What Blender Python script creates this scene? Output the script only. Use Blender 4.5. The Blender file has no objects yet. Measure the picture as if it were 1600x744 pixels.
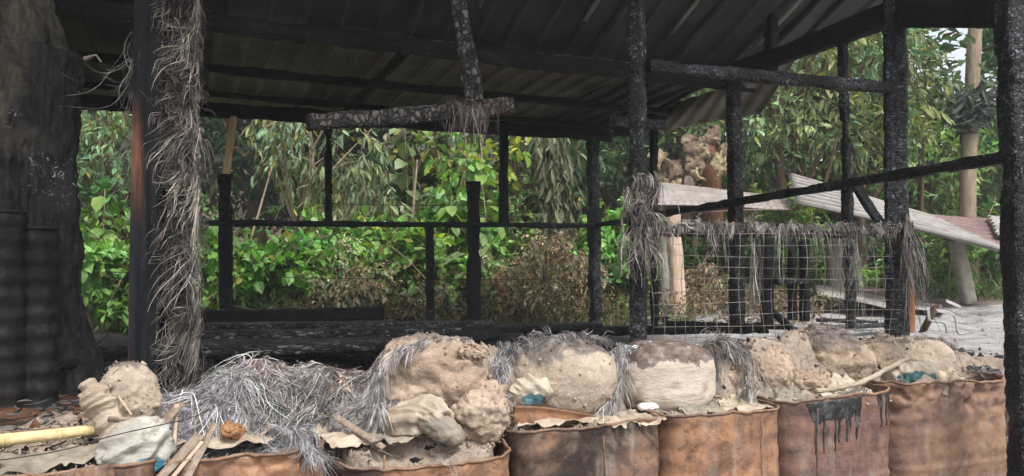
import bpy, math, random
import numpy as np
from mathutils import Vector, Matrix

# ------------------------------------------------------------------ camera, sky, sun, exposure
S = bpy.context.scene
COL = S.collection
EYE, F, HY = 1.45, 1256.0, 420.0
cam_d = bpy.data.cameras.new("camera")
cam = bpy.data.objects.new("camera", cam_d); COL.objects.link(cam)
cam.location = (0, 0, EYE); cam.rotation_euler = (math.radians(90), 0, 0)
cam_d.sensor_width = 36; cam_d.lens = 36 * F / 1600; cam_d.shift_y = (HY - 372) / 1600
cam_d.clip_start = .05; cam_d.clip_end = 600
S.camera = cam
SUN_EL, SUN_ROT = math.radians(58), math.radians(150)
w = bpy.data.worlds.new("World"); S.world = w; w.use_nodes = True
wn = w.node_tree; wn.nodes.clear()
sky = wn.nodes.new("ShaderNodeTexSky"); sky.sky_type = 'NISHITA'; sky.sun_disc = False
sky.sun_elevation = SUN_EL; sky.sun_rotation = SUN_ROT; sky.air_density = 1.0; sky.dust_density = 4.0
hs = wn.nodes.new("ShaderNodeHueSaturation"); hs.inputs['Saturation'].default_value = .3; hs.inputs['Value'].default_value = 1.0
bg = wn.nodes.new("ShaderNodeBackground"); bg.inputs['Strength'].default_value = .15
wo = wn.nodes.new("ShaderNodeOutputWorld")
wn.links.new(sky.outputs[0], hs.inputs['Color']); wn.links.new(hs.outputs[0], bg.inputs['Color']); wn.links.new(bg.outputs[0], wo.inputs[0])
sl = bpy.data.lights.new("sun", 'SUN'); sl.energy = 1.5; sl.angle = math.radians(10); sl.color = (1, .97, .92)
so = bpy.data.objects.new("sun", sl); COL.objects.link(so)
# direction to the sun: behind the camera, to its right
sd = Vector((math.sin(SUN_ROT) * math.cos(SUN_EL), math.cos(SUN_ROT) * math.cos(SUN_EL), math.sin(SUN_EL)))
so.rotation_euler = sd.to_track_quat('Z', 'Y').to_euler(); so.location = (0, 0, 30)
S.view_settings.view_transform = 'Standard'; S.view_settings.look = 'None'
S.view_settings.gamma = 1; S.view_settings.exposure = 1.06
S.render.engine = 'CYCLES'
S.cycles.max_bounces = 6; S.cycles.diffuse_bounces = 3; S.cycles.glossy_bounces = 2; S.cycles.transmission_bounces = 4
S.cycles.transparent_max_bounces = 4

R = np.random.default_rng(11)
DEDGE = [(-1.33, -.805), (-.79, -.36), (-.345, .225), (.229, .775), (.779, 1.285), (1.289, 1.83), (1.834, 2.5)]
random.seed(5)

# ------------------------------------------------------------------ helpers: points, noise
def at(px, py, Y):
    return np.array([(px - 800) / F * Y, Y, EYE + (HY - py) / F * Y])
E1 = np.array([.9240, .3824, 0.]); E2 = np.array([-.3824, .9240, 0.]); UP = np.array([0, 0, 1.])
CB = np.array([.7245, 7.0, 0.])                      # far right corner of the shelter
def bl(s, q, z):                                     # building frame: s along the walls, q towards the back
    return CB + E1 * s + E2 * q + UP * z
def on_line(px, P, D):                               # parameter along a plan line where it crosses pixel column px
    u = (px - 800) / F
    return (u * P[1] - P[0]) / (D[0] - u * D[1])

def _h(i, j, k, s):
    n = (i * 374761393 + j * 668265263 + k * 2147483647 + s * 974634777) & 0xffffffff
    n = ((n ^ (n >> 13)) * 1274126177) & 0xffffffff
    return ((n ^ (n >> 16)) & 0xffffff) / float(0xffffff)
def noise(P, f=1., s=0):
    P = np.asarray(P) * f + 1000.
    I = np.floor(P).astype(np.int64); t = P - I; t = t * t * (3 - 2 * t); r = 0
    for a in (0, 1):
        for b in (0, 1):
            for c in (0, 1):
                wgt = (t[:, 0] if a else 1 - t[:, 0]) * (t[:, 1] if b else 1 - t[:, 1]) * (t[:, 2] if c else 1 - t[:, 2])
                r = r + wgt * _h(I[:, 0] + a, I[:, 1] + b, I[:, 2] + c, s)
    return r * 2 - 1
def fbm(P, f=1., o=3, s=0):
    r = 0; a = 1.
    for k in range(o):
        r = r + a * noise(P, f, s + k * 17); f *= 2.03; a *= .5
    return r
def voro(P, f=1., s=0):                              # F1, F2-F1, cell random
    P = np.asarray(P) * f + 1000.; I = np.floor(P).astype(np.int64)
    d1 = np.full(len(P), 9.); d2 = np.full(len(P), 9.); cr = np.zeros(len(P))
    for a in (-1, 0, 1):
        for b in (-1, 0, 1):
            for c in (-1, 0, 1):
                J = I + (a, b, c)
                rx, ry, rz = (_h(J[:, 0], J[:, 1], J[:, 2], s + m) for m in (1, 2, 3))
                d = np.sqrt((J[:, 0] + rx - P[:, 0]) ** 2 + (J[:, 1] + ry - P[:, 1]) ** 2 + (J[:, 2] + rz - P[:, 2]) ** 2)
                nw = d < d1
                d2 = np.where(nw, d1, np.minimum(d2, d)); cr = np.where(nw, rx, cr); d1 = np.where(nw, d, d1)
    return d1, d2 - d1, cr
def unit(v):
    v = np.asarray(v, float); return v / (np.linalg.norm(v, axis=-1, keepdims=True) + 1e-9)
def sstep(a, b, x):
    t = np.clip((x - a) / (b - a), 0, 1); return t * t * (3 - 2 * t)

# ------------------------------------------------------------------ helpers: objects
WL = {}
def mesh(name, V, Fs, mat, smooth=True, col=None):
    V = np.asarray(V, np.float32)
    if isinstance(Fs, np.ndarray): Fs = [Fs]
    Fs = [np.asarray(f, np.int32) for f in Fs if len(f)]
    me = bpy.data.meshes.new(name)
    me.vertices.add(len(V)); me.vertices.foreach_set('co', V.ravel())
    loops = np.concatenate([f.ravel() for f in Fs])
    tot = np.concatenate([np.full(len(f), f.shape[1], np.int32) for f in Fs])
    st = np.concatenate([[0], np.cumsum(tot)[:-1]]).astype(np.int32)
    me.loops.add(len(loops)); me.loops.foreach_set('vertex_index', loops)
    me.polygons.add(len(tot)); me.polygons.foreach_set('loop_start', st)
    me.update(calc_edges=True)
    me.polygons.foreach_set('use_smooth', np.full(len(tot), bool(smooth)))
    if col is not None:
        a = me.color_attributes.new('Col', 'FLOAT_COLOR', 'POINT')
        c = np.ones((len(V), 4), np.float32); c[:, :3] = col; a.data.foreach_set('color', c.ravel())
    me.materials.append(mat)
    return me
def tag(o, label=None, cat=None, group=None, kind=None):
    if label: o['label'] = label
    if cat: o['category'] = cat
    if group: o['group'] = group
    if kind: o['kind'] = kind
    return o
def obj(name, V, Fs, mat, parent=None, smooth=True, col=None, label=None, cat=None, group=None, kind=None):
    V = np.array(V, float)
    if parent is not None: org = WL[parent.name]
    else: org = np.array([V[:, 0].mean(), V[:, 1].mean(), V[:, 2].min()])
    o = bpy.data.objects.new(name, mesh(name, V - org, Fs, mat, smooth, col)); COL.objects.link(o)
    if parent is not None: o.parent = parent
    else: o.location = org
    WL[o.name] = org
    return tag(o, label, cat, group, kind)
def thing(name, loc, label, cat, group=None):
    o = bpy.data.objects.new(name, None); COL.objects.link(o); o.location = tuple(loc); o.empty_display_size = .1
    WL[o.name] = np.array(loc, float)
    return tag(o, label, cat, group)
def copy_tree(root, loc, rz, sc, label):
    r = root.copy(); COL.objects.link(r); r.location = loc; r.rotation_euler = (0, 0, rz); r.scale = (sc, sc, sc); r['label'] = label
    for ch in list(root.children):
        c = ch.copy(); COL.objects.link(c); c.parent = r
        for g in list(ch.children):
            d = g.copy(); COL.objects.link(d); d.parent = c
    return r
class MB:                                            # gathers pieces of ONE mesh
    def __init__(s): s.V = []; s.F = []; s.C = []; s.n = 0
    def add(s, V, Fs, col=None):
        if isinstance(Fs, np.ndarray): Fs = [Fs]
        s.V.append(np.asarray(V, float)); s.F += [np.asarray(f) + s.n for f in Fs if len(f)]; s.n += len(V)
        if col is not None: s.C.append(np.broadcast_to(col, (len(V), 3)))
        return s
    def out(s):
        q = [f for f in s.F if f.shape[1] == 4]; t = [f for f in s.F if f.shape[1] == 3]
        Fs = ([np.concatenate(q)] if q else []) + ([np.concatenate(t)] if t else [])
        return np.concatenate(s.V), Fs
    def col(s): return np.concatenate(s.C) if s.C else None
    def obj(s, name, mat, parent=None, **k):
        V, Fs = s.out(); return obj(name, V, Fs, mat, parent, col=s.col(), **k)
def gridF(nu, nv, wrap=False):                       # nu rows, nv columns
    i = np.arange(nu - 1)[:, None]; j = np.arange(nv if wrap else nv - 1)[None, :]; k = (j + 1) % nv
    return np.stack([i * nv + j, i * nv + k, (i + 1) * nv + k, (i + 1) * nv + j], -1).reshape(-1, 4)
def timber(p0, p1, wd, dp, side=E1, res=.03, amp=.004, char=.0, cell=.035, seed=0, taper=1., bend=0., nper=None, sharp=6.):
    p0 = np.array(p0, float); p1 = np.array(p1, float); a = p1 - p0; L = np.linalg.norm(a); a /= L
    s = side - a * (side @ a); s /= np.linalg.norm(s); t = np.cross(a, s)
    n = max(3, int(L / res)); m = nper or max(8, int(2 * (wd + dp) / res)); m += (-m) % 4
    th = (np.arange(m) + .5) / m * 2 * math.pi
    c, sn = np.cos(th), np.sin(th); r = (abs(c) ** sharp + abs(sn) ** sharp) ** (-1 / sharp)
    u = np.linspace(0, 1, n); sc = 1 + (taper - 1) * u
    off = bend * np.sin(u * math.pi)
    C = p0 + a * (u * L)[:, None] + s * off[:, None]
    X = (c * r * wd / 2)[None, :] * sc[:, None]; Yy = (sn * r * dp / 2)[None, :] * sc[:, None]
    V = (C[:, None, :] + X[..., None] * s + Yy[..., None] * t).reshape(-1, 3)
    nrm = unit(X[..., None] * s + Yy[..., None] * t).reshape(-1, 3)
    dsp = amp * fbm(V, 9, 3, seed)
    if char > .0025: cn = (abs(c) * abs(sn) * 2); dsp = dsp - np.tile(cn, n) * .1 * min(wd, dp) * sstep(-.1, .7, fbm(V, 7, 3, seed + 21)); dsp = dsp + .004 * fbm(V, 3.3, 2, seed + 8)
    if char > 0:
        _, e, cr = voro(V, 1 / cell, seed)
        dsp = dsp + char * (np.clip(e * 2.2, 0, 1) ** .6 - 1) + char * .7 * (cr - .5) - char * 1.6 * (noise(V, 5, seed + 5) > .45) 
    V = V + nrm * dsp[:, None]
    e0 = V[:m].mean(0); e1_ = V[-m:].mean(0); N = n * m
    V = np.vstack([V, e0, e1_]); j = np.arange(m); k = (j + 1) % m
    return V, [gridF(n, m, True), np.stack([k, j, np.full(m, N)], 1), np.stack([(n - 1) * m + j, (n - 1) * m + k, np.full(m, N + 1)], 1)]
def tube(pts, rad, n=8, amp=0., seed=0, f=10):
    P = np.array(pts, float); k = len(P); rad = np.broadcast_to(rad, (k,)).astype(float)
    T = unit(np.gradient(P, axis=0)); ref = np.array([.3, .2, .93]); 
    if abs(T[:, 2]).mean() > .8: ref = np.array([.9, .3, .1])
    A = unit(np.cross(T, ref)); B = np.cross(T, A); th = np.arange(n) / n * 2 * math.pi
    D = A[:, None] * np.cos(th)[None, :, None] + B[:, None] * np.sin(th)[None, :, None]
    V = (P[:, None] + D * rad[:, None, None]).reshape(-1, 3)
    if amp: V = V + D.reshape(-1, 3) * (amp * fbm(V, f, 3, seed))[:, None]
    V = np.vstack([V, P[0], P[-1]]); j = np.arange(n); kk = (j + 1) % n
    return V, [gridF(k, n, True), np.stack([kk, j, np.full(n, k * n)], 1), np.stack([(k - 1) * n + j, (k - 1) * n + kk, np.full(n, k * n + 1)], 1)]
def smoothpath(pts, n=24):
    P = np.array(pts, float); k = len(P)
    if k < 3: return np.array([P[0] + (P[-1] - P[0]) * t for t in np.linspace(0, 1, n)])
    Q = np.vstack([2 * P[0] - P[1], P, 2 * P[-1] - P[-2]]); out = []
    for x in np.linspace(0, k - 1 - 1e-6, n):
        i = int(x); t = x - i; a, b, c, d = Q[i:i + 4]
        out.append(.5 * (2 * b + (c - a) * t + (2 * a - 5 * b + 4 * c - d) * t * t + (3 * b - a - 3 * c + d) * t ** 3))
    return np.array(out)
def blob(c, sx, sy, sz, rz=0., amp=.02, f=7, seed=0, nu=84, nv=120, p=2.4, tilt=0., det=.004, fold=0., crag=0.):
    u = np.linspace(.002, math.pi - .002, nu)[:, None]; v = (np.arange(nv) / nv * 2 * math.pi)[None, :]
    sg = lambda x, e: np.sign(x) * abs(x) ** e
    e = 2 / p
    X = sg(np.sin(u), e) * sg(np.cos(v), e); Y = sg(np.sin(u), e) * sg(np.sin(v), e); Z = sg(np.cos(u), e) * np.ones_like(v)
    V = np.stack([X * sx, Y * sy, Z * sz], -1).reshape(-1, 3); nr = unit(V / np.array([sx, sy, sz]) ** 2)
    h = amp * fbm(V, f, 3, seed) + det * fbm(V, 40, 2, seed + 3)
    if crag:
        for f_, w_ in ((15, 1.), (34, .55)): f1, e_, cr_ = voro(V + .02 * fbm(V, 20, 2, seed)[:, None], f_, seed); h = h + w_ * crag * ((cr_ - .5) * 1.2 * sstep(0, .25, e_) - .4 * (1 - sstep(0, .1, e_)))
        h = h + .004 * fbm(V, 60, 2, seed + 7)
    if fold: q_ = V * (np.array([.22, 1, 1]) if fold > .012 else np.array([1, .5, .35])) + .05 * np.stack([noise(V, 9, seed + 1), noise(V, 9, seed + 2), noise(V, 9, seed + 4)], 1); h = h + fold * (1 - 2 * abs(noise(q_, 24, seed + 6))) + fold * .5 * (1 - 2 * abs(noise(q_, 50, seed + 8)))
    V = V + nr * h[:, None]
    ct, st_ = math.cos(tilt), math.sin(tilt); V = V @ np.array([[ct, 0, st_], [0, 1, 0], [-st_, 0, ct]])
    cr, sr = math.cos(rz), math.sin(rz); V = V @ np.array([[cr, sr, 0], [-sr, cr, 0], [0, 0, 1]])
    return V + np.array(c), gridF(nu, nv, True)
def sheet(c00, c10, c01, c11, nu, nv, fn, th=.004):  # patch with thickness; fn(u,v)->offset along the normal (metres)
    c00, c10, c01, c11 = (np.array(c, float) for c in (c00, c10, c01, c11))
    u, v = np.meshgrid(np.linspace(0, 1, nu), np.linspace(0, 1, nv), indexing='ij'); u = u.ravel()[:, None]; v = v.ravel()[:, None]
    P = c00 * (1 - u) * (1 - v) + c10 * u * (1 - v) + c01 * (1 - u) * v + c11 * u * v
    nr = unit(np.cross(c10 - c00, c01 - c00)); P = P + nr * fn(u[:, 0], v[:, 0])[:, None]
    V = np.vstack([P, P - nr * th]); G = gridF(nu, nv); N = nu * nv
    e = np.concatenate([np.arange(nv), np.arange(1, nu) * nv + nv - 1, (nu - 1) * nv + np.arange(nv - 2, -1, -1), np.arange(nu - 2, 0, -1) * nv])
    e2 = np.roll(e, -1)
    return V, [G, G[:, ::-1] + N, np.stack([e2, e, e + N, e2 + N], 1)]
def crumbs(C, sz, seed=0):                           # irregular octahedral lumps
    r = np.random.default_rng(seed); n = len(C); O = np.array([[1, 0, 0], [-1, 0, 0], [0, 1, 0], [0, -1, 0], [0, 0, 1], [0, 0, -1.]])
    sz = np.broadcast_to(sz, (n,))
    V = C[:, None] + O[None] * sz[:, None, None] * r.uniform(.5, 1.2, (n, 6, 1)) + r.normal(0, .22, (n, 6, 3)) * sz[:, None, None]
    T = np.array([[0, 2, 4], [2, 1, 4], [1, 3, 4], [3, 0, 4], [2, 0, 5], [1, 2, 5], [3, 1, 5], [0, 3, 5]])
    return V.reshape(-1, 3), (T[None] + np.arange(n)[:, None, None] * 6).reshape(-1, 3)
def strands(P, D, L, W, grav=.3, curl=.3, steps=9, surf=None, seed=0, base=(.3, .27, .24), cv=.35, lift=None, minz=None, per=1, xr=None):
    r = np.random.default_rng(seed); n = len(P); P = P.copy(); D = unit(D).copy(); L = np.broadcast_to(L, (n,)); W = np.broadcast_to(W, (n,))
    pts = [P.copy()]; cd = r.normal(0, 1, (n, 3))
    for k in range(steps):
        g_ = np.repeat(r.normal(0, .85, (n // per + 1, 3)), per, 0)[:n]
        cd = cd * .75 + g_ + r.normal(0, .28 if per > 1 else .6, (n, 3))
        D = unit(D + curl * cd * .42 + np.array([0, 0, -grav]))
        P = P + D * (L / steps)[:, None]
        if xr is not None: P[:, 0] = np.where(P[:, 0] < xr[0], xr[0] + (P[:, 0] - xr[0]) * .25, np.where(P[:, 0] > xr[1], xr[1] + (P[:, 0] - xr[1]) * .25, P[:, 0]))
        if surf is not None:
            z = surf(P[:, 0], P[:, 1]) + (lift if lift is not None else .005)
            d = z - P[:, 2]; P[:, 2] = np.where(d > 0, z, P[:, 2] + d * .35)
        pts.append(P.copy())
    Q = np.stack(pts, 1)                             # n, steps+1, 3
    T = unit(np.gradient(Q, axis=1)); rv = unit(r.normal(0, 1, (n, 1, 3)) + np.array([0, -.4, 0])); S_ = unit(np.cross(T, rv))
    wprof = np.interp(np.arange(steps + 1) / steps, [0, .8, 1], [1, .8, .2])[None, :, None]
    A = Q + S_ * W[:, None, None] * .5 * wprof; B = Q - S_ * W[:, None, None] * .5 * wprof
    V = np.stack([A, B], 2).reshape(-1, 3); K = steps + 1
    i = np.arange(n)[:, None] * K * 2 + np.arange(steps)[None] * 2
    Fq = np.stack([i, i + 1, i + 3, i + 2], -1).reshape(-1, 4)
    lk = np.repeat(r.uniform(.25, 1.5, (n // per + 1, 1)), per, 0)[:n] if per > 1 else 1.
    c = np.array(base)[None] * lk * (1 + cv * r.normal(0, 1, (n, 1))).clip(.15, 2.2) * (1 + .06 * r.normal(0, 1, (n, 3)))
    return V, Fq, np.repeat(c, K * 2, axis=0)

# ------------------------------------------------------------------ materials
class NT:
    def __init__(s, name, rough=.8, spec=.3, metal=0.):
        s.m = bpy.data.materials.new(name); s.m.use_nodes = True; s.t = s.m.node_tree
        s.b = s.t.nodes['Principled BSDF']; s.b.inputs['Roughness'].default_value = rough
        s.b.inputs['Specular IOR Level'].default_value = spec; s.b.inputs['Metallic'].default_value = metal
        s.co = s.n('ShaderNodeTexCoord').outputs['Object']; s.bump_prev = None
    def n(s, ty, **k):
        x = s.t.nodes.new(ty)
        for a, b in k.items(): setattr(x, a, b)
        return x
    def put(s, inp, v):
        if isinstance(v, bpy.types.NodeSocket): s.t.links.new(v, inp)
        elif isinstance(v, tuple) and len(v) == 3 and inp.type == 'RGBA': inp.default_value = (*v, 1)
        else: inp.default_value = v
    def rnd(s, k=20.):                               # object coordinates shifted per object
        o = s.n('ShaderNodeObjectInfo'); c = s.n('ShaderNodeCombineXYZ')
        for i in range(3): s.put(c.inputs[i], s.math('MULTIPLY', o.outputs['Random'], k * (1 + .3 * i)))
        v = s.n('ShaderNodeVectorMath', operation='ADD'); s.put(v.inputs[0], s.co); s.put(v.inputs[1], c.outputs[0]); s.co = v.outputs[0]
        return o.outputs['Random']
    def vec(s, sc):
        v = s.n('ShaderNodeVectorMath', operation='MULTIPLY'); s.put(v.inputs[0], s.co); v.inputs[1].default_value = sc; return v.outputs[0]
    def noise(s, scale, det=5., rough=.6, vec=None, dist=0.):
        x = s.n('ShaderNodeTexNoise'); s.put(x.inputs['Vector'], vec or s.co); x.inputs['Scale'].default_value = scale
        x.inputs['Detail'].default_value = det; x.inputs['Roughness'].default_value = rough; x.inputs['Distortion'].default_value = dist
        return x.outputs['Fac']
    def voro(s, scale, feat='DISTANCE_TO_EDGE', vec=None, out='Distance'):
        x = s.n('ShaderNodeTexVoronoi', feature=feat); s.put(x.inputs['Vector'], vec or s.co); x.inputs['Scale'].default_value = scale; return x.outputs[out]
    def math(s, op, a, b=0., c=0.):
        x = s.n('ShaderNodeMath', operation=op); s.put(x.inputs[0], a); s.put(x.inputs[1], b); s.put(x.inputs[2], c); return x.outputs[0]
    def ramp(s, v, stops):
        x = s.n('ShaderNodeValToRGB'); s.put(x.inputs[0], v); e = x.color_ramp.elements
        while len(e) > 1: e.remove(e[-1])
        for i, (p, c) in enumerate(stops):
            el = e[0] if i == 0 else e.new(p); el.position = p
            el.color = (*c, 1) if isinstance(c, tuple) else (c, c, c, 1)
        return x.outputs[0]
    def rng(s, v, a, b, c=0., d=1.):
        x = s.n('ShaderNodeMapRange', interpolation_type='SMOOTHSTEP'); s.put(x.inputs[0], v)
        for i, q in enumerate((a, b, c, d)): x.inputs[i + 1].default_value = q
        return x.outputs[0]
    def mix(s, f, a, b, mode='MIX'):
        x = s.n('ShaderNodeMix', data_type='RGBA', blend_type=mode); s.put(x.inputs[0], f); s.put(x.inputs[6], a); s.put(x.inputs[7], b); return x.outputs[2]
    def attr(s, name='Col'): return s.n('ShaderNodeAttribute', attribute_name=name).outputs['Color']
    def xyz(s, co=None):
        x = s.n('ShaderNodeSeparateXYZ'); s.put(x.inputs[0], co or s.n('ShaderNodeTexCoord').outputs['Object']); return x.outputs
    def bump(s, h, dist=.01, st=1.):
        x = s.n('ShaderNodeBump'); x.inputs['Distance'].default_value = dist; x.inputs['Strength'].default_value = st; s.put(x.inputs['Height'], h)
        if s.bump_prev: s.put(x.inputs['Normal'], s.bump_prev)
        s.bump_prev = x.outputs[0]; s.put(s.b.inputs['Normal'], s.bump_prev)
    def col(s, c): s.put(s.b.inputs['Base Color'], c); return s
    def rough(s, c): s.put(s.b.inputs['Roughness'], c); return s

def m_char(name, ash=.35, tone=(.2, .2, .2), scale=45., dark=.012, gloss=.5, brown=None, st=(1, 1, 1)):
    m = NT(name, gloss, .3); m.rnd(); v0 = m.vec(st)
    wv = m.n('ShaderNodeVectorMath', operation='ADD'); nz = m.n('ShaderNodeTexNoise'); nz.inputs['Scale'].default_value = 14; m.put(nz.inputs['Vector'], v0)
    sc = m.n('ShaderNodeVectorMath', operation='SCALE'); m.put(sc.inputs[0], nz.outputs['Color']); sc.inputs['Scale'].default_value = .04
    m.put(wv.inputs[0], v0); m.put(wv.inputs[1], sc.outputs[0])
    e = m.voro(scale, vec=wv.outputs[0]); ce = m.voro(scale, 'F1', wv.outputs[0], 'Color')
    rr = m.n('ShaderNodeSeparateColor'); m.put(rr.inputs[0], ce)
    big = m.noise(4., 5, .65, dist=.4); fine = m.noise(150, 3); mid = m.noise(32, 6, .75)
    cellv = m.rng(e, .03, .2)
    a = m.rng(m.math('ADD', m.math('MULTIPLY', big, .9), m.math('MULTIPLY', mid, .7)), 1.0 - ash * .4, 1.2 - ash * .36)
    a = m.math('MULTIPLY', a, m.math('MULTIPLY', cellv, m.rng(rr.outputs[0], .1, .95, .12, 1.)))
    a = m.math('MAXIMUM', a, m.rng(mid, .66, .74, 0., .55 * min(1, ash + .2)))
    base = m.ramp(big, [(.3, (dark * .5, dark * .5, dark * .55)), (.7, (dark * 1.6, dark * 1.6, dark * 1.8))])
    if brown is not None: base = m.mix(m.rng(m.noise(2.2, 3, dist=.5), .5, .68), base, brown)
    m.col(m.mix(a, base, tone)); m.rough(m.rng(fine, .3, .7, gloss - .08, gloss + .3))
    m.bump(cellv, .005, 1.); m.bump(mid, .004, .6); m.bump(fine, .0015, .5)
    return m.m
M = {}
M['char'] = m_char('charred_wood', .45, (.16, .16, .16), 75, .012)
M['char_ashy'] = m_char('ash_speckled_charcoal', .75, (.22, .215, .205), 75, .013)
M['char_cross'] = m_char('cracked_charcoal', .9, (.19, .165, .145), 44, .014, .6, (.06, .036, .026), (1, 1, .7))
M['char_big'] = m_char('scaly_charcoal', .7, (.15, .17, .19), 55, .012, .45, st=(.7, .7, 1.5))
M['char_streak'] = m_char('streaky_charcoal', .9, (.26, .25, .245), 60, .013, .6, st=(.18, 1, 1))
M['char_dark'] = m_char('soot_black_wood', .3, (.1, .1, .1), 60, .012, .6)
M['char_blue'] = m_char('bluish_charcoal', .65, (.16, .175, .19), 70, .012, .45)

def m_post_a():                                      # planed post: black with a flame shaped unburnt orange patch, brown left side
    m = NT('half_burnt_planed_timber', .7, .15); x, y, z = m.xyz(); n1 = m.noise(5, 5); n2 = m.noise(2, 4, vec=m.vec((20, 20, 1.5)))
    # object z runs 0..2.9 from the base
    dz = m.math('ABSOLUTE', m.math('SUBTRACT', z, .8)); dx = m.math('ADD', m.math('MULTIPLY', m.math('ADD', x, .012), 1.), m.math('MULTIPLY', n1, .02))
    mk = m.math('MULTIPLY', m.rng(m.math('ADD', dz, m.math('MULTIPLY', n1, .2)), 0.08, .36, 1., 0.), m.rng(m.math('ADD', m.math('ADD', dx, m.math('MULTIPLY', m.math('SUBTRACT', z, .8), .05)), -.01), -.004, .03, 1., 0.))
    side = m.rng(m.math('ADD', x, m.math('MULTIPLY', n1, .02)), -.044, -.03, 1., 0.)
    side = m.math('MULTIPLY', side, m.rng(z, 1.0, 1.3, 1., .25))
    base = m.mix(m.rng(n2, .35, .7), (.004, .005, .006), (.016, .017, .021)); base = m.mix(m.rng(m.noise(45, 6, .75, vec=m.vec((1, 1, .35))), .58, .72, 0, .5), base, (.07, .075, .08)); base = m.mix(m.rng(m.noise(3, 5, .7), .5, .7, 0, .5), base, (.03, .022, .018))
    gr = m.noise(8, 6, .7, vec=m.vec((60, 60, 1.2))); org = m.mix(m.rng(gr, .35, .65), (.09, .04, .028), (.25, .115, .07)); org = m.mix(m.rng(m.noise(12, 6, .75), .5, .68, 0, .6), org, (.06, .03, .022))
    m.col(m.mix(m.math('MULTIPLY', mk, .9), m.mix(m.math('MULTIPLY', side, .75), base, (.15, .07, .045)), org))
    m.bump(n2, .003, .5); m.bump(m.noise(60, 4), .002, .5); return m.m
M['post_a'] = m_post_a()

def m_attr(name, rough=.75, spec=.3, nz=30., amt=.5, transl=0.):
    m = NT(name, rough, spec); n1 = m.noise(nz, 3); c = m.mix(m.rng(n1, .3, .7), (1 - amt,) * 3, (1 + amt * .6,) * 3)
    c = m.mix(1., m.attr(), c, 'MULTIPLY'); m.col(c)
    if transl:
        tr = m.n('ShaderNodeBsdfTranslucent'); m.put(tr.inputs[0], m.mix(1., c, (1.25, 1.35, .7), 'MULTIPLY')); ms = m.n('ShaderNodeMixShader'); ms.inputs[0].default_value = transl
        m.t.links.new(m.b.outputs[0], ms.inputs[1]); m.t.links.new(tr.outputs[0], ms.inputs[2]); m.t.links.new(ms.outputs[0], m.t.nodes['Material Output'].inputs[0])
    return m.m
M['leaf'] = m_attr('green_leaf', .42, .45, 6., .3, .3)
M['dry'] = m_attr('dry_leaf', .7, .25, 8., .35, .2)
M['fibre'] = m_attr('scorched_fibre', .7, .35, 25., .45)

def m_roof(name, a, b, streak=(.09, .085, .075)):
    m = NT(name, .6, .35); m.rnd(6.)
    n1 = m.noise(1.6, 5, .6); n2 = m.noise(9, 6, .7); c = m.mix(m.rng(n1, .32, .68), a, b)
    c = m.mix(m.rng(n2, .45, .75, 0, .45), c, (.012, .012, .013)); c = m.mix(m.rng(m.noise(40, 3), .62, .75, 0, .3), c, streak)
    m.col(c); m.bump(n2, .004, .4); return m.m
M['roof_soot'] = m_roof('sooty_roof_metal', (.026, .028, .032), (.07, .07, .07))
M['roof_pale'] = m_roof('smoked_roof_metal', (.12, .112, .1), (.26, .24, .21))

def m_rust(name, cols, soot=.4, stripes=0., pale=.3, patch=.5):
    m = NT(name, .66, .25); m.rnd(9.); x, y, z = m.xyz()
    n1 = m.noise(4.2, 8, .68, dist=.6); n2 = m.noise(19, 7, .72); n3 = m.noise(3.2, 6, .68, dist=.8)
    c = m.ramp(n1, [(.28, cols[0]), (.45, cols[1]), (.58, cols[2]), (.75, cols[3])])
    c = m.mix(m.rng(n2, .48, .66, 0, .7), c, cols[0]); c = m.mix(m.rng(m.noise(8, 6, .7, dist=.5), .55, .7, 0, patch), c, (.25, .175, .14)); c = m.mix(m.rng(m.noise(6, 7, .72, dist=1.), .5, .62, 0, .55 * min(1, patch * 2)), c, (.075, .045, .035))
    st_ = m.noise(6, 4, vec=m.vec((3., 3., 14.)))
    c = m.mix(m.rng(st_, .5, .72, 0, stripes), c, (.24, .125, .065))
    vs = m.noise(5, 5, vec=m.vec((5., 5., .7)))
    c = m.mix(m.rng(vs, .52, .7, 0, pale), c, (.3, .27, .24))
    c = m.mix(m.rng(n3, .7 - soot * .36, .82 - soot * .3, 0, .9), c, (.022, .017, .016))
    c = m.mix(m.rng(m.noise(90, 3), .66, .72, 0, .5 * patch), c, (.4, .33, .27))
    m.col(c); m.rough(m.rng(n2, .3, .7, .5, .8)); m.bump(n1, .01, .5); m.bump(n2, .004, .7); m.bump(m.rng(n2, .5, .56), .0015, .6); m.bump(m.noise(160, 2), .0006, .6); return m.m
M['rust_orange'] = m_rust('orange_rust_drum', [(.12, .066, .05), (.26, .14, .09), (.36, .19, .1), (.34, .23, .175)], .45, .3, .3)
M['rust_dark'] = m_rust('sooty_rust_drum', [(.07, .05, .042), (.17, .11, .085), (.28, .16, .095), (.22, .18, .15)], .8, .1, .6)
M['rust_pink'] = m_rust('reddish_rust_drum', [(.075, .046, .042), (.15, .088, .078), (.2, .115, .088), (.24, .14, .08)], .45, .75, .3)
M['rust_brown'] = m_rust('brown_rust_drum', [(.1, .062, .05), (.2, .125, .095), (.28, .165, .1), (.25, .185, .155)], .36, .8, .3, .25)
M['rust_black'] = m_rust('burnt_black_drum', [(.005, .005, .005), (.008, .008, .008), (.012, .011, .011), (.02, .017, .015)], .6, 0., .02, 0.)

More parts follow.
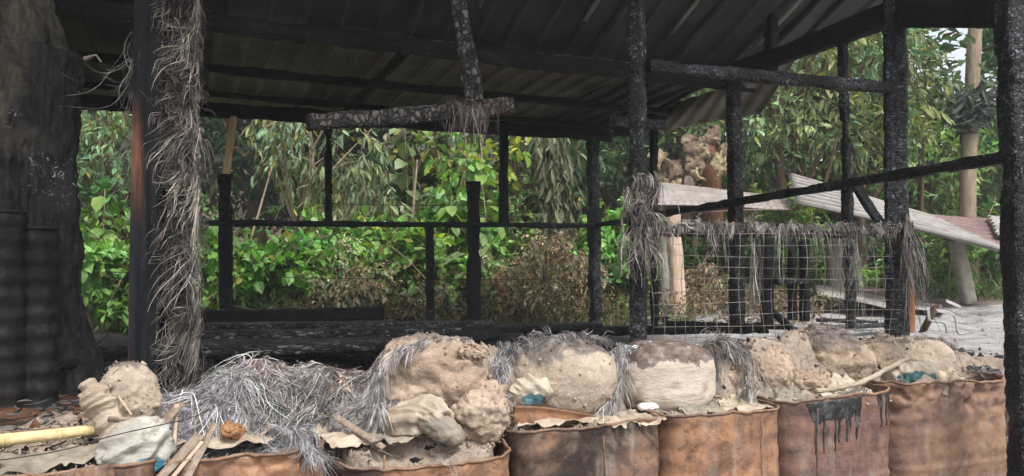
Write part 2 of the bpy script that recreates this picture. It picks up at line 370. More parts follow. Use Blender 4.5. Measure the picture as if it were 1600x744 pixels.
def m_earth(name, a, b, d, top=.0, topz=.1, crust=(.12, .1, .09), peb=.5, grain=1.):
    m = NT(name, .92, .15); m.rnd(5.); x, y, z = m.xyz()
    n1 = m.noise(6, 7, .65); n2 = m.noise(38, 6, .7); n3 = m.noise(14, 5, .6); vr = m.voro(60, 'F1')
    c = m.mix(m.rng(n1, .35, .65), a, b); c = m.mix(m.rng(n2, .48, .72, 0, .6), c, d)
    c = m.mix(m.rng(m.noise(11, 6, .7, dist=.8), .5, .64, 0, .5), c, tuple(q * .55 for q in a)); c = m.mix(m.rng(m.noise(24, 6, .75, dist=1.), .57, .66, 0, .6), c, tuple(min(1, q * 1.35) for q in b))
    c = m.mix(m.rng(m.noise(120, 2), .64, .7, 0, peb), c, (.62, .55, .46))
    if top > 0:
        mk = m.rng(m.math('ADD', z, m.math('MULTIPLY', m.math('SUBTRACT', n3, .5), .22)), topz, topz + .035, 0, top)
        bk = m.ramp(m.noise(28, 6, .7), [(.35, (.03, .026, .025)), (.5, crust), (.62, (.2, .18, .17)), (.75, (.42, .42, .44))])
        c = m.mix(mk, c, bk)
    m.col(c); m.bump(n3, .02 * grain, .6); m.bump(n2, .01 * grain, .9); m.bump(vr, .003, .4); m.bump(m.noise(220, 2), .001, .8); return m.m
M['earth'] = m_earth('loose_clay_earth', (.31, .24, .185), (.42, .34, .27), (.19, .14, .105), .25, .2)
M['earth_red'] = m_earth('reddish_scorched_earth', (.12, .05, .03), (.2, .1, .06), (.02, .018, .018))
M['clod_top'] = m_earth('burnt_topped_clay', (.31, .23, .165), (.42, .33, .245), (.19, .135, .095), .95, .21)
M['clod'] = m_earth('caked_tan_clay', (.34, .255, .19), (.46, .36, .275), (.2, .14, .1), .8, .27)
M['clod_tan'] = m_earth('grey_tan_caked_clay', (.37, .3, .235), (.48, .4, .315), (.26, .2, .15), .95, .225, grain=.7)
M['brick_earth'] = m_earth('orange_baked_clay', (.3, .15, .07), (.4, .22, .11), (.2, .1, .05))

def m_cloth(name, a, b, char_top=.0, topz=.2, patch=None, pc=(.05, .25, .3), dirty=.6):
    m = NT(name, .6, .35); x, y, z = m.xyz()
    n1 = m.noise(7, 6, .6, dist=.3); n2 = m.noise(3, 5, .7, vec=m.vec((6, 6, 16.))); n3 = m.noise(13, 5, .6)
    wv1 = m.n('ShaderNodeTexWave'); wv1.inputs['Scale'].default_value = 130; m.put(wv1.inputs['Vector'], m.co)
    wv2 = m.n('ShaderNodeTexWave', bands_direction='Z'); wv2.inputs['Scale'].default_value = 130; m.put(wv2.inputs['Vector'], m.co)
    c = m.mix(m.rng(n1, .35, .65), a, b); c = m.mix(m.rng(n3, .52, .7, 0, dirty), c, (.26, .185, .12))
    if patch:
        px, pz, rx, rz_ = patch
        d = m.math('ADD', m.math('POWER', m.math('DIVIDE', m.math('SUBTRACT', x, px), rx), 2.), m.math('POWER', m.math('DIVIDE', m.math('SUBTRACT', z, pz), rz_), 2.))
        pm = m.rng(m.math('ADD', d, m.math('MULTIPLY', m.math('SUBTRACT', m.noise(34, 5, .7), .5), 3.)), .7, 1.2, 1., 0.)
        pcv = m.mix(m.rng(m.noise(30, 4), .4, .65), pc, tuple(min(1, q * 1.5) for q in pc))
        c = m.mix(m.math('MULTIPLY', pm, .92), c, pcv)
    if char_top:
        mk = m.rng(m.math('ADD', z, m.math('MULTIPLY', m.math('SUBTRACT', n3, .5), .16)), topz, topz + .012, 0, char_top)
        bk = m.ramp(m.noise(26, 6, .7), [(.35, (.03, .022, .02)), (.5, (.13, .085, .065)), (.6, (.2, .17, .16)), (.72, (.5, .5, .52))])
        c = m.mix(mk, c, bk); m.bump(mk, -.01, .8)
    m.col(c); m.bump(n2, .014, .6); m.bump(m.math('ADD', wv1.outputs['Fac'], wv2.outputs['Fac']), .0006, .5); m.bump(m.noise(60, 4), .002, .5); return m.m
M['cloth_cream'] = m_cloth('cream_woven_sack', (.5, .42, .34), (.62, .54, .45), .95, .19)
M['cloth_white'] = m_cloth('white_sack_with_blue_print', (.36, .34, .3), (.5, .48, .43), patch=(.05, .06, .034, .026), pc=(.015, .17, .24), dirty=.75)
M['cloth_blue'] = m_cloth('sack_with_faded_blue_print', (.42, .36, .28), (.55, .48, .38), patch=(.01, .05, .045, .02), pc=(.04, .12, .16))
M['cloth_teal'] = m_cloth('sack_with_teal_print', (.42, .36, .28), (.55, .48, .38), patch=(.0, .05, .075, .028), pc=(.01, .09, .1))
M['cloth_dirty'] = m_cloth('dirty_woven_sack', (.34, .27, .2), (.5, .42, .33), dirty=.7)
M['cloth_cream_flat'] = m_cloth('cream_sack_skin', (.42, .36, .28), (.56, .5, .41), dirty=.6)
M['cloth_grey'] = m_cloth('grey_inner_lining', (.2, .18, .145), (.32, .28, .22), dirty=.5)

def m_bark(name, a, b, vs=(14, 14, 2.2), white=0., bd=.015, scale=3.):
    m = NT(name, .85, .15); m.rnd(4.); n1 = m.noise(scale, 7, .65, vec=m.vec(vs)); n2 = m.noise(3, 5, .6); n3 = m.noise(36, 5, .65)
    c = m.mix(m.rng(n1, .32, .68), a, b); c = m.mix(m.rng(n2, .5, .75, 0, .6), c, tuple(q * .5 for q in a))
    if white:
        w1 = m.rng(m.math('ADD', m.noise(42, 4, .7, dist=1.), m.math('MULTIPLY', m.rng(m.noise(3, 3), .4, .62), .2)), .76, .82, 0, white); c = m.mix(w1, c, (.55, .56, .55))
    m.col(c); m.bump(n1, bd, .7); m.bump(n3, .004, .6); return m.m
M['bark_grey'] = m_bark('smoky_grey_bark', (.1, .09, .07), (.24, .21, .165))
M['bark_burnt'] = m_bark('resin_spotted_burnt_bark', (.012, .012, .013), (.04, .041, .044), white=.95)
def m_trunk():
    m = NT('half_scorched_bark', .85, .15); x, y, z = m.xyz(); n1 = m.noise(3., 7, .65, vec=m.vec((14, 14, 2.2))); n2 = m.noise(5, 6, .65, dist=.5); n3 = m.noise(36, 5, .65)
    c = m.mix(m.rng(n1, .32, .68), (.06, .055, .044), (.15, .135, .105)); c = m.mix(m.rng(n2, .5, .7, 0, .7), c, (.045, .042, .036))
    e = m.math('ADD', m.math('MULTIPLY', m.math('SUBTRACT', n2, .5), .35), m.math('MULTIPLY', m.math('SUBTRACT', n1, .5), .12))
    a = m.rng(m.math('ADD', m.math('SUBTRACT', x, m.math('MULTIPLY', m.rng(z, 1.35, 1.75), .12)), e), .03, .15)
    b = m.rng(m.math('ADD', z, m.math('MULTIPLY', e, 1.5)), .7, 1.05, 1, 0); mk = m.math('MAXIMUM', a, b)
    bc = m.mix(m.rng(n1, .35, .7), (.012, .012, .013), (.045, .045, .048)); w1 = m.rng(m.math('ADD', m.noise(38, 4, .7, dist=1.), m.math('MULTIPLY', m.rng(m.noise(3.5, 3), .42, .62), .2)), .77, .82, 0, .9); w1 = m.math('MULTIPLY', w1, m.math('MULTIPLY', a, m.rng(z, .6, .8)))
    c = m.mix(m.math('MULTIPLY', mk, .96), c, bc); c = m.mix(w1, c, (.5, .51, .5)); m.col(c); m.bump(n1, .02, .8); m.bump(n3, .006, .8); m.bump(n2, .02, .5); return m.m
M['trunk'] = m_trunk()
M['bark_black'] = m_bark('burnt_black_bark', (.008, .008, .008), (.026, .022, .02))
M['bark_tan'] = m_bark('tan_bark', (.2, .15, .1), (.34, .27, .19))
M['bark_pale'] = m_bark('pale_peeling_bark', (.3, .25, .21), (.5, .44, .38), (10, 10, 1.4))
M['bark_brown'] = m_bark('brown_bark', (.09, .055, .035), (.16, .1, .065))
M['banana_stem'] = m_bark('dry_banana_stem', (.13, .06, .035), (.28, .14, .08), (16, 16, 1.))
M['bamboo'] = m_bark('yellow_bamboo', (.55, .42, .2), (.72, .6, .36), (1.5, 20, 20), bd=.001)
M['bamboo_grey'] = m_bark('greyed_bamboo', (.22, .2, .17), (.36, .33, .28), (2, 20, 20), bd=.003)
M['wood'] = m_bark('weathered_wood', (.2, .15, .115), (.34, .27, .21), (22, 22, 3), bd=.003)
M['wood_pale'] = m_bark('pale_raw_wood', (.42, .29, .21), (.58, .44, .34), (14, 14, 1.5), bd=.004)
M['wood_red'] = m_bark('reddish_raw_wood', (.25, .12, .065), (.38, .2, .12), (14, 14, 1.5), bd=.004)
M['concrete'] = m_bark('weathered_concrete', (.27, .25, .2), (.38, .36, .3), (4, 4, 4), bd=.003)

def m_corr(name, a, b, c3, f=1.):
    m = NT(name, .5, .4); m.rnd(5.); n1 = m.noise(2.5, 6, .65, dist=.3); n2 = m.noise(12, 6, .7)
    c = m.mix(m.rng(n1, .35, .62), a, b); c = m.mix(m.rng(n2, .5, .72, 0, .75 * f), c, c3); m.col(c); m.bump(n2, .003, .4); return m.m
M['corr_pink'] = m_corr('pinkish_weathered_sheet', (.2, .17, .155), (.27, .245, .225), (.12, .075, .06), 1.)
M['corr_grey'] = m_corr('grey_weathered_sheet', (.17, .155, .14), (.28, .26, .24), (.12, .075, .06), .9)
M['corr_brown'] = m_corr('red_brown_rusty_sheet', (.1, .055, .055), (.17, .1, .09), (.2, .16, .15), .6)
M['ash_bits'] = m_earth('ash_and_cinder', (.16, .15, .14), (.4, .39, .38), (.06, .055, .05))
mt = NT('glossy_black_tar', .35, .5); mt.col(mt.mix(mt.rng(mt.noise(22, 6, .75), .45, .62), (.009, .008, .008), (.07, .07, .075))); mt.bump(mt.noise(60, 5), .004, .8); M['tar'] = mt.m
M['blackplastic'] = NT('melted_black_plastic', .35, .5).col((.012, .013, .015)).m
M['whiteplastic'] = NT('white_melted_plastic', .5, .4).col((.62, .62, .6)).m
mw = NT('greyed_wire', .5, .5, .3); mw.col(mw.mix(mw.rng(mw.noise(9, 4), .4, .6), (.3, .28, .25), (.1, .085, .07))); M['wire'] = mw.m
M['wire_dark'] = NT('dark_wire', .6, .4, .3).col((.06, .055, .05)).m
M['galv'] = m_corr('galvanised_steel', (.3, .3, .29), (.42, .42, .41), (.22, .16, .12), .5)

def m_ground():
    m = NT('ground_cover', .95, .1); geo = m.n('ShaderNodeNewGeometry').outputs['Position']; m.co = geo; x, y, z = m.xyz(geo)
    n1 = m.noise(1.3, 6, .65); n2 = m.noise(4, 8, .75, dist=.6); n3 = m.noise(26, 6, .75)
    soil = m.mix(m.rng(n1, .35, .65), (.1, .075, .05), (.16, .12, .08)); soil = m.mix(m.rng(n2, .45, .7, 0, .5), soil, (.045, .05, .022))
    ash = m.ramp(n2, [(.3, (.12, .11, .105)), (.45, (.24, .23, .22)), (.58, (.35, .34, .335)), (.75, (.2, .175, .15))])
    ash = m.mix(m.rng(n3, .55, .72, 0, .7), ash, (.09, .085, .08))
    mk = m.math('MULTIPLY', m.rng(m.math('ADD', x, m.math('MULTIPLY', n1, .9)), 1.2, 2.2), m.rng(m.math('ADD', y, n1), 9.8, 10.9, 1, 0))
    red = m.mix(m.rng(n2, .42, .6), (.012, .012, .012), (.14, .07, .04)); lm = m.math('MULTIPLY', m.rng(x, -.9, -.2, 1, 0), m.rng(y, 5.6, 6.6, 1, 0))
    inn = m.math('MULTIPLY', m.rng(y, 6.9, 7.4, 1, 0), m.rng(x, 1.6, 2.2, 1, 0)); c = m.mix(inn, soil, m.mix(m.rng(n3, .4, .7), (.012, .012, .013), (.07, .068, .066)))
    c = m.mix(mk, c, ash); c = m.mix(lm, c, red); m.col(c); m.bump(n2, .012, .5); m.bump(n3, .012, .9); return m.m
M['ground'] = m_ground()

# ------------------------------------------------------------------ ground
ROWP = np.array([-.2959, 2.69, 0.]); ROWD = E1
def rown(x, y): return (x - ROWP[0]) * E2[0] + (y - ROWP[1]) * E2[1]
def gz(x, y):
    x = np.asarray(x, float); y = np.asarray(y, float); n = rown(x, y)
    up = .84 + .05 * np.clip(y - 6, 0, 12) + sstep(18, 48, y) * (13 - 7.5 * sstep(-2, 14, x)) 
    z = .05 + (up - .05) * sstep(-.05, .16, n)
    P = np.stack([x.ravel(), y.ravel(), 0 * x.ravel()], 1)
    return z + (.03 * fbm(P, 2.2, 3, 3)).reshape(x.shape) * sstep(.2, .8, n) + .1 * sstep(-.6, -1.6, x) * sstep(6, 5, y) * sstep(.2, .8, n)
xs = np.concatenate([-np.geomspace(90, 4.2, 40), np.arange(-4.1, 5.6, .06), np.geomspace(5.7, 90, 40)])
ys = np.concatenate([np.linspace(-40, 1.6, 14), np.arange(1.7, 8.4, .06), np.arange(8.5, 14, .2), np.geomspace(14.3, 140, 50)])
GX, GY = np.meshgrid(xs, ys, indexing='ij')
obj('ground', np.stack([GX.ravel(), GY.ravel(), gz(GX, GY).ravel()], 1), gridF(len(xs), len(ys)), M['ground'], kind='structure')

# ------------------------------------------------------------------ the burnt shelter
SH = thing('burnt_shelter', bl(-2, -1.6, .84), 'burnt open shelter of charred posts under a sooty metal roof', 'shelter')
def T(name, p0, p1, wd, dp, m='char', lab=None, parent=SH, **k):
    V, Fs = timber(p0, p1, wd, dp, **k); o = obj(name, V, Fs, M[m], parent, smooth=False)
    if lab: o['label'] = lab
    return o
# back wall
def backY(px): s = on_line(px, CB, -E1); return (CB - E1 * s)[1]
for px, y0, y1, wpx, top_px, m, lab in [
        (353, 273, 520, 23, 352, 'char_dark', 'short black post with a bamboo stub on its top'),
        (513, 175, 348, 13, 513, 'char_dark', None), (672, 352, 520, 13, 672, 'char', None),
        (741, 284, 525, 21, 739, 'char_dark', 'cut off black post in the middle of the back wall'), (787, 190, 352, 15, 787, 'char_dark', None),
        (931, 195, 525, 19, 926, 'char_ashy', 'ash speckled corner post at the far corner')]:
    Y = backY(px); wm = wpx / F * Y
    T('post', at(px, y1, Y), at(top_px, y0, Y), wm, wm, m, lab, res=.02, char=.006, seed=int(px))
Ya, Yb = backY(316) - .06, backY(930) - .06
T('rail', at(300, 348, Ya), at(930, 353, Yb), .05, .045, 'char', 'long black rail across the back wall', res=.022, char=.004, seed=3, side=UP)
T('eave_beam', at(60, 155, backY(60)), at(955, 212, 7.0), .11, .08, 'char_dark', side=UP, res=.05, char=.004, seed=9)
# right wall
def rw(px, py): s = on_line(px, CB, -E2); P = CB - E2 * s; return at(px, py, P[1])
for px0, y0, px1, y1, wpx, m, lab in [(1021, 180, 1023, 515, 12, 'char', None), (1146, 128, 1152, 512, 21, 'char_ashy', 'speckled grey post with a pale ashy face'),
                            (1316, 60, 1330, 512, 15, 'char_ashy', 'thin charred post crossed by the slanting rail')]:
    P = rw(px0, y0); wm = wpx / F * P[1]
    T('post', at(px1, y1, P[1]), P, wm, wm, m, lab, res=.013, char=.006, cell=.028, seed=px0)
T('rail', rw(932, 352), at(1588, 243, 3.05), .05, .045, 'char', 'slanting black rail along the right wall', res=.02, char=.004, seed=31, side=UP)
pt0 = rw(1180, 103); pt1 = rw(1500, -18)
T('top_plate', pt0 - E2 * -.3, pt1, .13, .07, 'char_dark', side=UP, res=.04, char=.004, seed=12)
T('brace', rw(1320, 283) - E2 * .05, rw(1362, 348) - E2 * .05, .075, .03, 'char_blue', 'short flat brace leaning at the right wall', res=.02, char=.003)
# front wall
A0 = np.array([-1.245, 2.75, 0])
def fw(px, py, dq=0.): s = on_line(px, A0 + E2 * dq, E1); P = A0 + E2 * dq + E1 * s; return at(px, py, P[1])
pa = thing('x', (0, 0, 0), None, None); bpy.data.objects.remove(pa)
V, Fs = timber(at(230, 612, 2.75), at(243, -90, 2.75), .1, .085, side=np.array([1., 0, 0]), res=.03, amp=.0008, seed=2, sharp=40, nper=60)
# beaded char along its right hand edge
ed = V[:, 0] - (at(230, 612, 2.75)[0] + (V[:, 2] - at(230, 612, 2.75)[2]) / 1.57 * .0285)
org = at(230, 612, 2.75)
o = obj('post', V, Fs, M['post_a'], SH, False, label='planed corner post, black with an orange unburnt patch')
me = o.data; WLp = WL[SH.name]
co = np.empty(len(me.vertices) * 3, np.float32); me.vertices.foreach_get('co', co); co = co.reshape(-1, 3) + (WLp - org); me.vertices.foreach_set('co', co.ravel()); o.location = tuple(org - WLp)
bd = MB()
for k in range(120):
    t = k / 120; c = org + (at(243, -90, 2.75) - org) * t + np.array([.05, -.04, 0]); v, f = blob(c, .006, .008, .009 + .003 * random.random(), amp=.002, f=60, seed=k, nu=6, nv=8, det=0); bd.add(v, f)
bd.obj('charred_edge', M['char_ashy'], SH, kind='stuff')
T('board', at(281, 600, 2.82), at(281, -80, 2.82), .085, .03, 'char_cross', 'cracked charred board behind the hanging fibres', res=.011, char=.005, cell=.03, side=np.array([1., 0, 0]))
P = fw(998, 540); T('post', P, at(994, -80, P[1]), .072, .072, 'char_blue', 'glossy charred post in the middle of the front wall', res=.011, char=.005, cell=.025, seed=77, side=unit(np.array([1., -.55, 0])))
P2 = fw(1402, 530); T('post', P2, at(1397, -80, P2[1]), .115, .1, 'char_big', 'thick scaly charred post at the right front corner', res=.011, char=.005, cell=.03, seed=78, side=unit(np.array([1., -.35, 0])))
T('post', at(1606, 790, 3.0), at(1580, -60, 3.0), .105, .1, 'char_blue', 'nearest charred post at the right edge', res=.011, char=.005, cell=.03, seed=79, side=unit(np.array([1., .1, 0])))
T('post', at(1206, 112, 4.95), at(1205, -40, 4.95), .07, .07, 'char_dark', res=.03, char=.004, seed=80)
T('unburnt_strip', fw(1425, 520, -.06), fw(1424, 440, -.06), .035, .02, 'wood_red', 'strip of unburnt reddish wood')
T('beam', fw(1012, 104), fw(1402, 139), .062, .06, 'char_blue', 'level charred beam between the two right front posts', res=.011, char=.004, cell=.02, seed=60, side=UP)
T('beam', fw(1020, 362), fw(1412, 367), .045, .05, 'char_cross', 'low crossbeam draped with shredded fibres', res=.012, char=.005, seed=61, side=UP)
T('beam', at(1410, 22, 3.95), at(1600, 14, 3.15), .14, .06, 'char_dark', res=.03, char=.004, seed=62, side=UP)
T('beam_stub', fw(957, 190, .2), fw(1036, 196, .3), .055, .05, 'char_ashy', 'broken beam end poking past the middle post', res=.011, char=.005, seed=63, side=UP)
# broken piece hanging from the roof
T('hanging_stub', at(742, 163, 3.62), at(706, -60, 3.85), .085, .07, 'char_cross', 'cracked stub hanging down from the roof', res=.011, char=.005, cell=.03, seed=64, side=np.array([1., 0, 0]))
T('broken_beam', at(481, 190, 3.3), at(798, 166, 3.75), .072, .07, 'char_cross', 'broken cracked beam hanging level below the roof', res=.0105, char=.006, cell=.03, seed=65, side=UP, taper=1.15, bend=-.008)
# roof timbers
T('purlin', bl(-5.6, -1.85, 2.71), bl(.3, -1.85, 2.67), .1, .06, 'char_dark', side=UP, res=.04, char=.005, seed=66)
T('purlin', bl(-5.6, -1.05, 2.66), bl(.1, -1.05, 2.63), .06, .06, 'char', side=UP, res=.04, char=.004, seed=67)
T('purlin', bl(-5.6, -.3, 2.66), bl(.1, -.3, 2.63), .05, .05, 'char_dark', side=UP, res=.04, char=.004, seed=68)
T('purlin', bl(-5.6, -3.4, 3.36), bl(.3, -3.4, 3.36), .09, .06, 'char_dark', side=UP, res=.04, char=.005, seed=69)
T('rafter', rw(1015, 182), rw(1140, 108) + E2 * .1, .05, .05, 'char', side=UP, res=.03, char=.003, seed=70)
T('rafter', bl(-2.2, 0, 2.62), bl(-2.2, -1.9, 2.64), .06, .05, 'char_dark', side=UP, res=.03, char=.004, seed=71)
# roof sheets: each one its own part
def ribbed(wdt, pitch=.15, rib=.05, h=.024):
    def fn(u, v):
        x = (u * wdt) % pitch; return -h * (sstep(0, .012, x) - sstep(rib - .012, rib, x))
    return fn
def rsheet(s0, s1, qa, za, qb, zb, m, wav=.012, seed=0, lab=None, pitch=.15):
    wd = s1 - s0; nu = int(wd / .0105); nv = 26; fn0 = ribbed(wd, pitch)
    def fn(u, v):
        P = np.stack([s0 + u * wd, qa + v * (qb - qa), 0 * u + seed], 1)
        return fn0(u, v) + wav * fbm(P, 1.8, 2, seed) * (0.4 + v)
    V, Fs = sheet(bl(s0, qa, za), bl(s1, qa, za), bl(s0, qb, zb), bl(s1, qb, zb), nu, nv, fn, .003)
    o = obj('roof_sheet', V, Fs, m, SH)
    if lab: o['label'] = lab
s = -5.7; k = 0
while s < 0:                                         # low rear slope
    e = min(s + .66, .12); rsheet(s, e, -1.8, 2.745 + .004 * (k % 2), .28 + .05 * random.random(), 2.68 + .004 * (k % 2), M['roof_pale'] if -3.6 < s < -1.2 else M['roof_soot'], seed=k); s = e - .03; k += 1
s = -5.7
while s < .3:                                        # steep front slope
    e = min(s + .62, .38); rsheet(s, e, -4.3, 3.9 + .004 * (k % 2), -1.7 + .12 * random.random(), 2.77 + .004 * (k % 2), M['roof_soot'], seed=k, wav=.016, pitch=.2); s = e - .03; k += 1
V, Fs = sheet(bl(.36, -4.3, 3.89), bl(1.5, -4.3, 3.89), bl(.36, -1.97, 2.885), bl(1.5, -2.7, 3.2), 110, 26, ribbed(1.1, .2), .003)
obj('roof_sheet', V, Fs, M['roof_soot'], SH)
# light lap strips under the steep slope
for sx in (-3.0, -2.42, -1.85, -1.2, -.6, .05):
    a = bl(sx, -3.6, 3.9 + (.7 / 2.6) * -1.13 - .045); b_ = bl(sx + .02, -2.05, 2.77 + .35 * .435 - .04)
    T('lap_strip', a, b_, .028, .004, None or 'char_x', side=E1, res=.1) if False else obj('lap_strip', *timber(a, b_, .03, .006, side=E1, res=.1), M['roof_pale'], SH)
# drooping loose sheet over the right hand wall
c0 = at(948, 212, 7.05); c1 = at(1190, 176, 5.55); d0 = at(985, 190, 6.6); d1 = at(1246, 88, 4.75)
V, Fs = sheet(d0, d1, c0, c1, 90, 24, lambda u, v: .02 * np.sin(u * 60) * .4 - .06 * np.sin(u * math.pi) * v + .03 * np.sin(v * 3 + u * 7), .003)
obj('roof_sheet', V, Fs, M['roof_pale'], SH, label='loose warped roof sheet drooping at the right rear corner')
T('bamboo_stub', at(353, 276, backY(353)), at(365, 182, backY(353)), .055, .05, 'bamboo', 'yellow bamboo stub standing on a cut post', res=.04, sharp=2., amp=.001, side=np.array([1., 0, 0]))

# ------------------------------------------------------------------ welded wire mesh, chain link, wires
def wires(lines, r, n=5):
    b = MB()
    for L in lines: v, f = tube(L, r, n); b.add(v, f)
    return b
ln = []
sA = on_line(1018, A0 + E2 * -.05, E1); sB = on_line(1425, A0 + E2 * -.05, E1)
def gp(t, z):
    p = A0 + E2 * -.05 + E1 * (sA + (sB - sA) * t); q = p.copy(); q[2] = z; wv = .02 * math.sin(t * 9) + .012 * math.sin(z * 14 + t * 5); return q + E2 * wv + E1 * .006 * math.sin(z * 11 + t * 20)
for i in range(27): ln.append([gp(i / 26, z) for z in np.linspace(1.08, 1.62, 10)])
for j in range(11): ln.append([gp(t, 1.09 + j * .052 + .005 * math.sin(t * 7 + j)) for t in np.linspace(0, 1, 30)])
wires(ln, .00125).obj('wire_mesh', M['wire'], label='square welded wire mesh hung under the fibre draped crossbeam', cat='wire mesh')
def chain(name, p0, p1, z0, z1, d, lab, par=None):
    ln = []; L = np.linalg.norm(p1 - p0); n = int(L / d); m = int((z1 - z0) / d * 1.2)
    for sgn in (1, -1):
        for i in range(-m, n + m):
            q = []
            for k in range(m + 1):
                t = (i + .5 * k * sgn + (m / 2 if sgn < 0 else 0)) / n
                if 0 <= t <= 1: q.append(p0 + (p1 - p0) * t + UP * (z0 + (z1 - z0) * k / m))
            if len(q) > 1: ln.append(q)
    return wires(ln, .0015, 4).obj(name, M['wire_dark'], label=lab, cat='wire fence')
a = at(1035, 0, 8.2); b = at(1240, 0, 8.2); a[2] = b[2] = 0
chain('chain_link_fence', a, b, 1.85, 2.15, .07, 'strip of chain link wire under the pinkish sheet')
a = bl(-4.4, .08, 0); b = bl(-.02, .08, 0)
chain('chain_link_fence', a, b, .95, 1.78, .11, 'dark chain link wire along the lower back wall')
for k, (y0, y1, x0, x1, nm) in enumerate([(318, 314, 500, 935, 'upper strand of wire strung between the back posts'), (425, 436, 160, 935, 'lower strand of wire sagging across the back wall')]):
    pts = [at(x, y0 + (y1 - y0) * t + 5 * math.sin(t * math.pi), backY(x) + .2) for t, x in zip(np.linspace(0, 1, 20), np.linspace(x0, x1, 20))]
    wires([pts], .003).obj('wire', M['wire_dark'], label=nm, cat='wire')

# ------------------------------------------------------------------ charred timber pile on the floor
def lying(name, p0, p1, wd, dp, m, lab, cat='plank', group=None, **k):
    V, Fs = timber(p0, p1, wd, dp, side=np.array([0, 1., 0]), **k); return obj(name, V, Fs, M[m], label=lab, cat=cat, group=group)
T('sill_board', at(300, 496, 5.45), at(600, 489, 5.9), .10, .05, 'char_dark', 'flat black board lying highest along the rear floor', side=UP, res=.03, char=.003)
gp_ = 'charred planks on the shelter floor'
labs = ['long ridged charred plank below the flat black board', 'ash striped charred beam across the middle of the floor', 'cracked black plank lying in front of the cut off post',
        'charred plank nearest the fibre heap', 'short scorched beam end beside the torn clay sack', 'black beam lying at the foot of the speckled corner post', 'thin charred stick lying behind the wire mesh', 'broad burnt board under the ash striped beam']
for k, (x0, y0, Y0, x1, y1, Y1, wd, dp, m) in enumerate([(300, 511, 5.1, 760, 506, 6.0, .22, .05, 'char_streak'), (310, 526, 4.7, 720, 518, 5.2, .2, .07, 'char_streak'), (560, 525, 5.2, 930, 508, 6.3, .2, .05, 'char'),
        (320, 549, 4.2, 640, 538, 4.5, .16, .06, 'char_streak'), (600, 548, 4.2, 770, 520, 4.8, .12, .08, 'char_dark'), (820, 520, 6.4, 1200, 512, 6.0, .12, .08, 'char'),
        (1040, 505, 5.2, 1240, 512, 4.9, .05, .04, 'char_dark'), (300, 538, 4.5, 700, 533, 4.9, .4, .04, 'char_streak')]):
    lying('charred_plank', at(x0, y0, Y0), at(x1, y1, Y1), wd, dp, m, labs[k], group=gp_, res=.018, char=.005, cell=.045, seed=90 + k)
lying('charred_plank', at(1208, 488, 4.9), at(1252, 528, 4.5), .05, .03, 'char_blue', 'short black stick slanting down behind the clay lumps', group=gp_, res=.012, char=.004)
# charred bench frame behind the mesh
bt = thing('charred_bench', at(1235, 500, 5.7), 'small charred bench frame standing behind the wire mesh', 'bench')
for px, y0, y1, w_ in [(1199, 372, 512, 18), (1238, 374, 500, 9), (1257, 374, 502, 13)]:
    V, Fs = timber(at(px, y1, 5.7), at(px, y0, 5.7), w_ / F * 5.7, .07, res=.018, char=.002, seed=px); obj('leg', V, Fs, M['char'], bt, False)
V, Fs = timber(at(1212, 439, 5.62), at(1268, 439, 5.62), .05, .08, side=UP, res=.015, char=.005, seed=1); obj('seat', V, Fs, M['char_ashy'], bt, False)

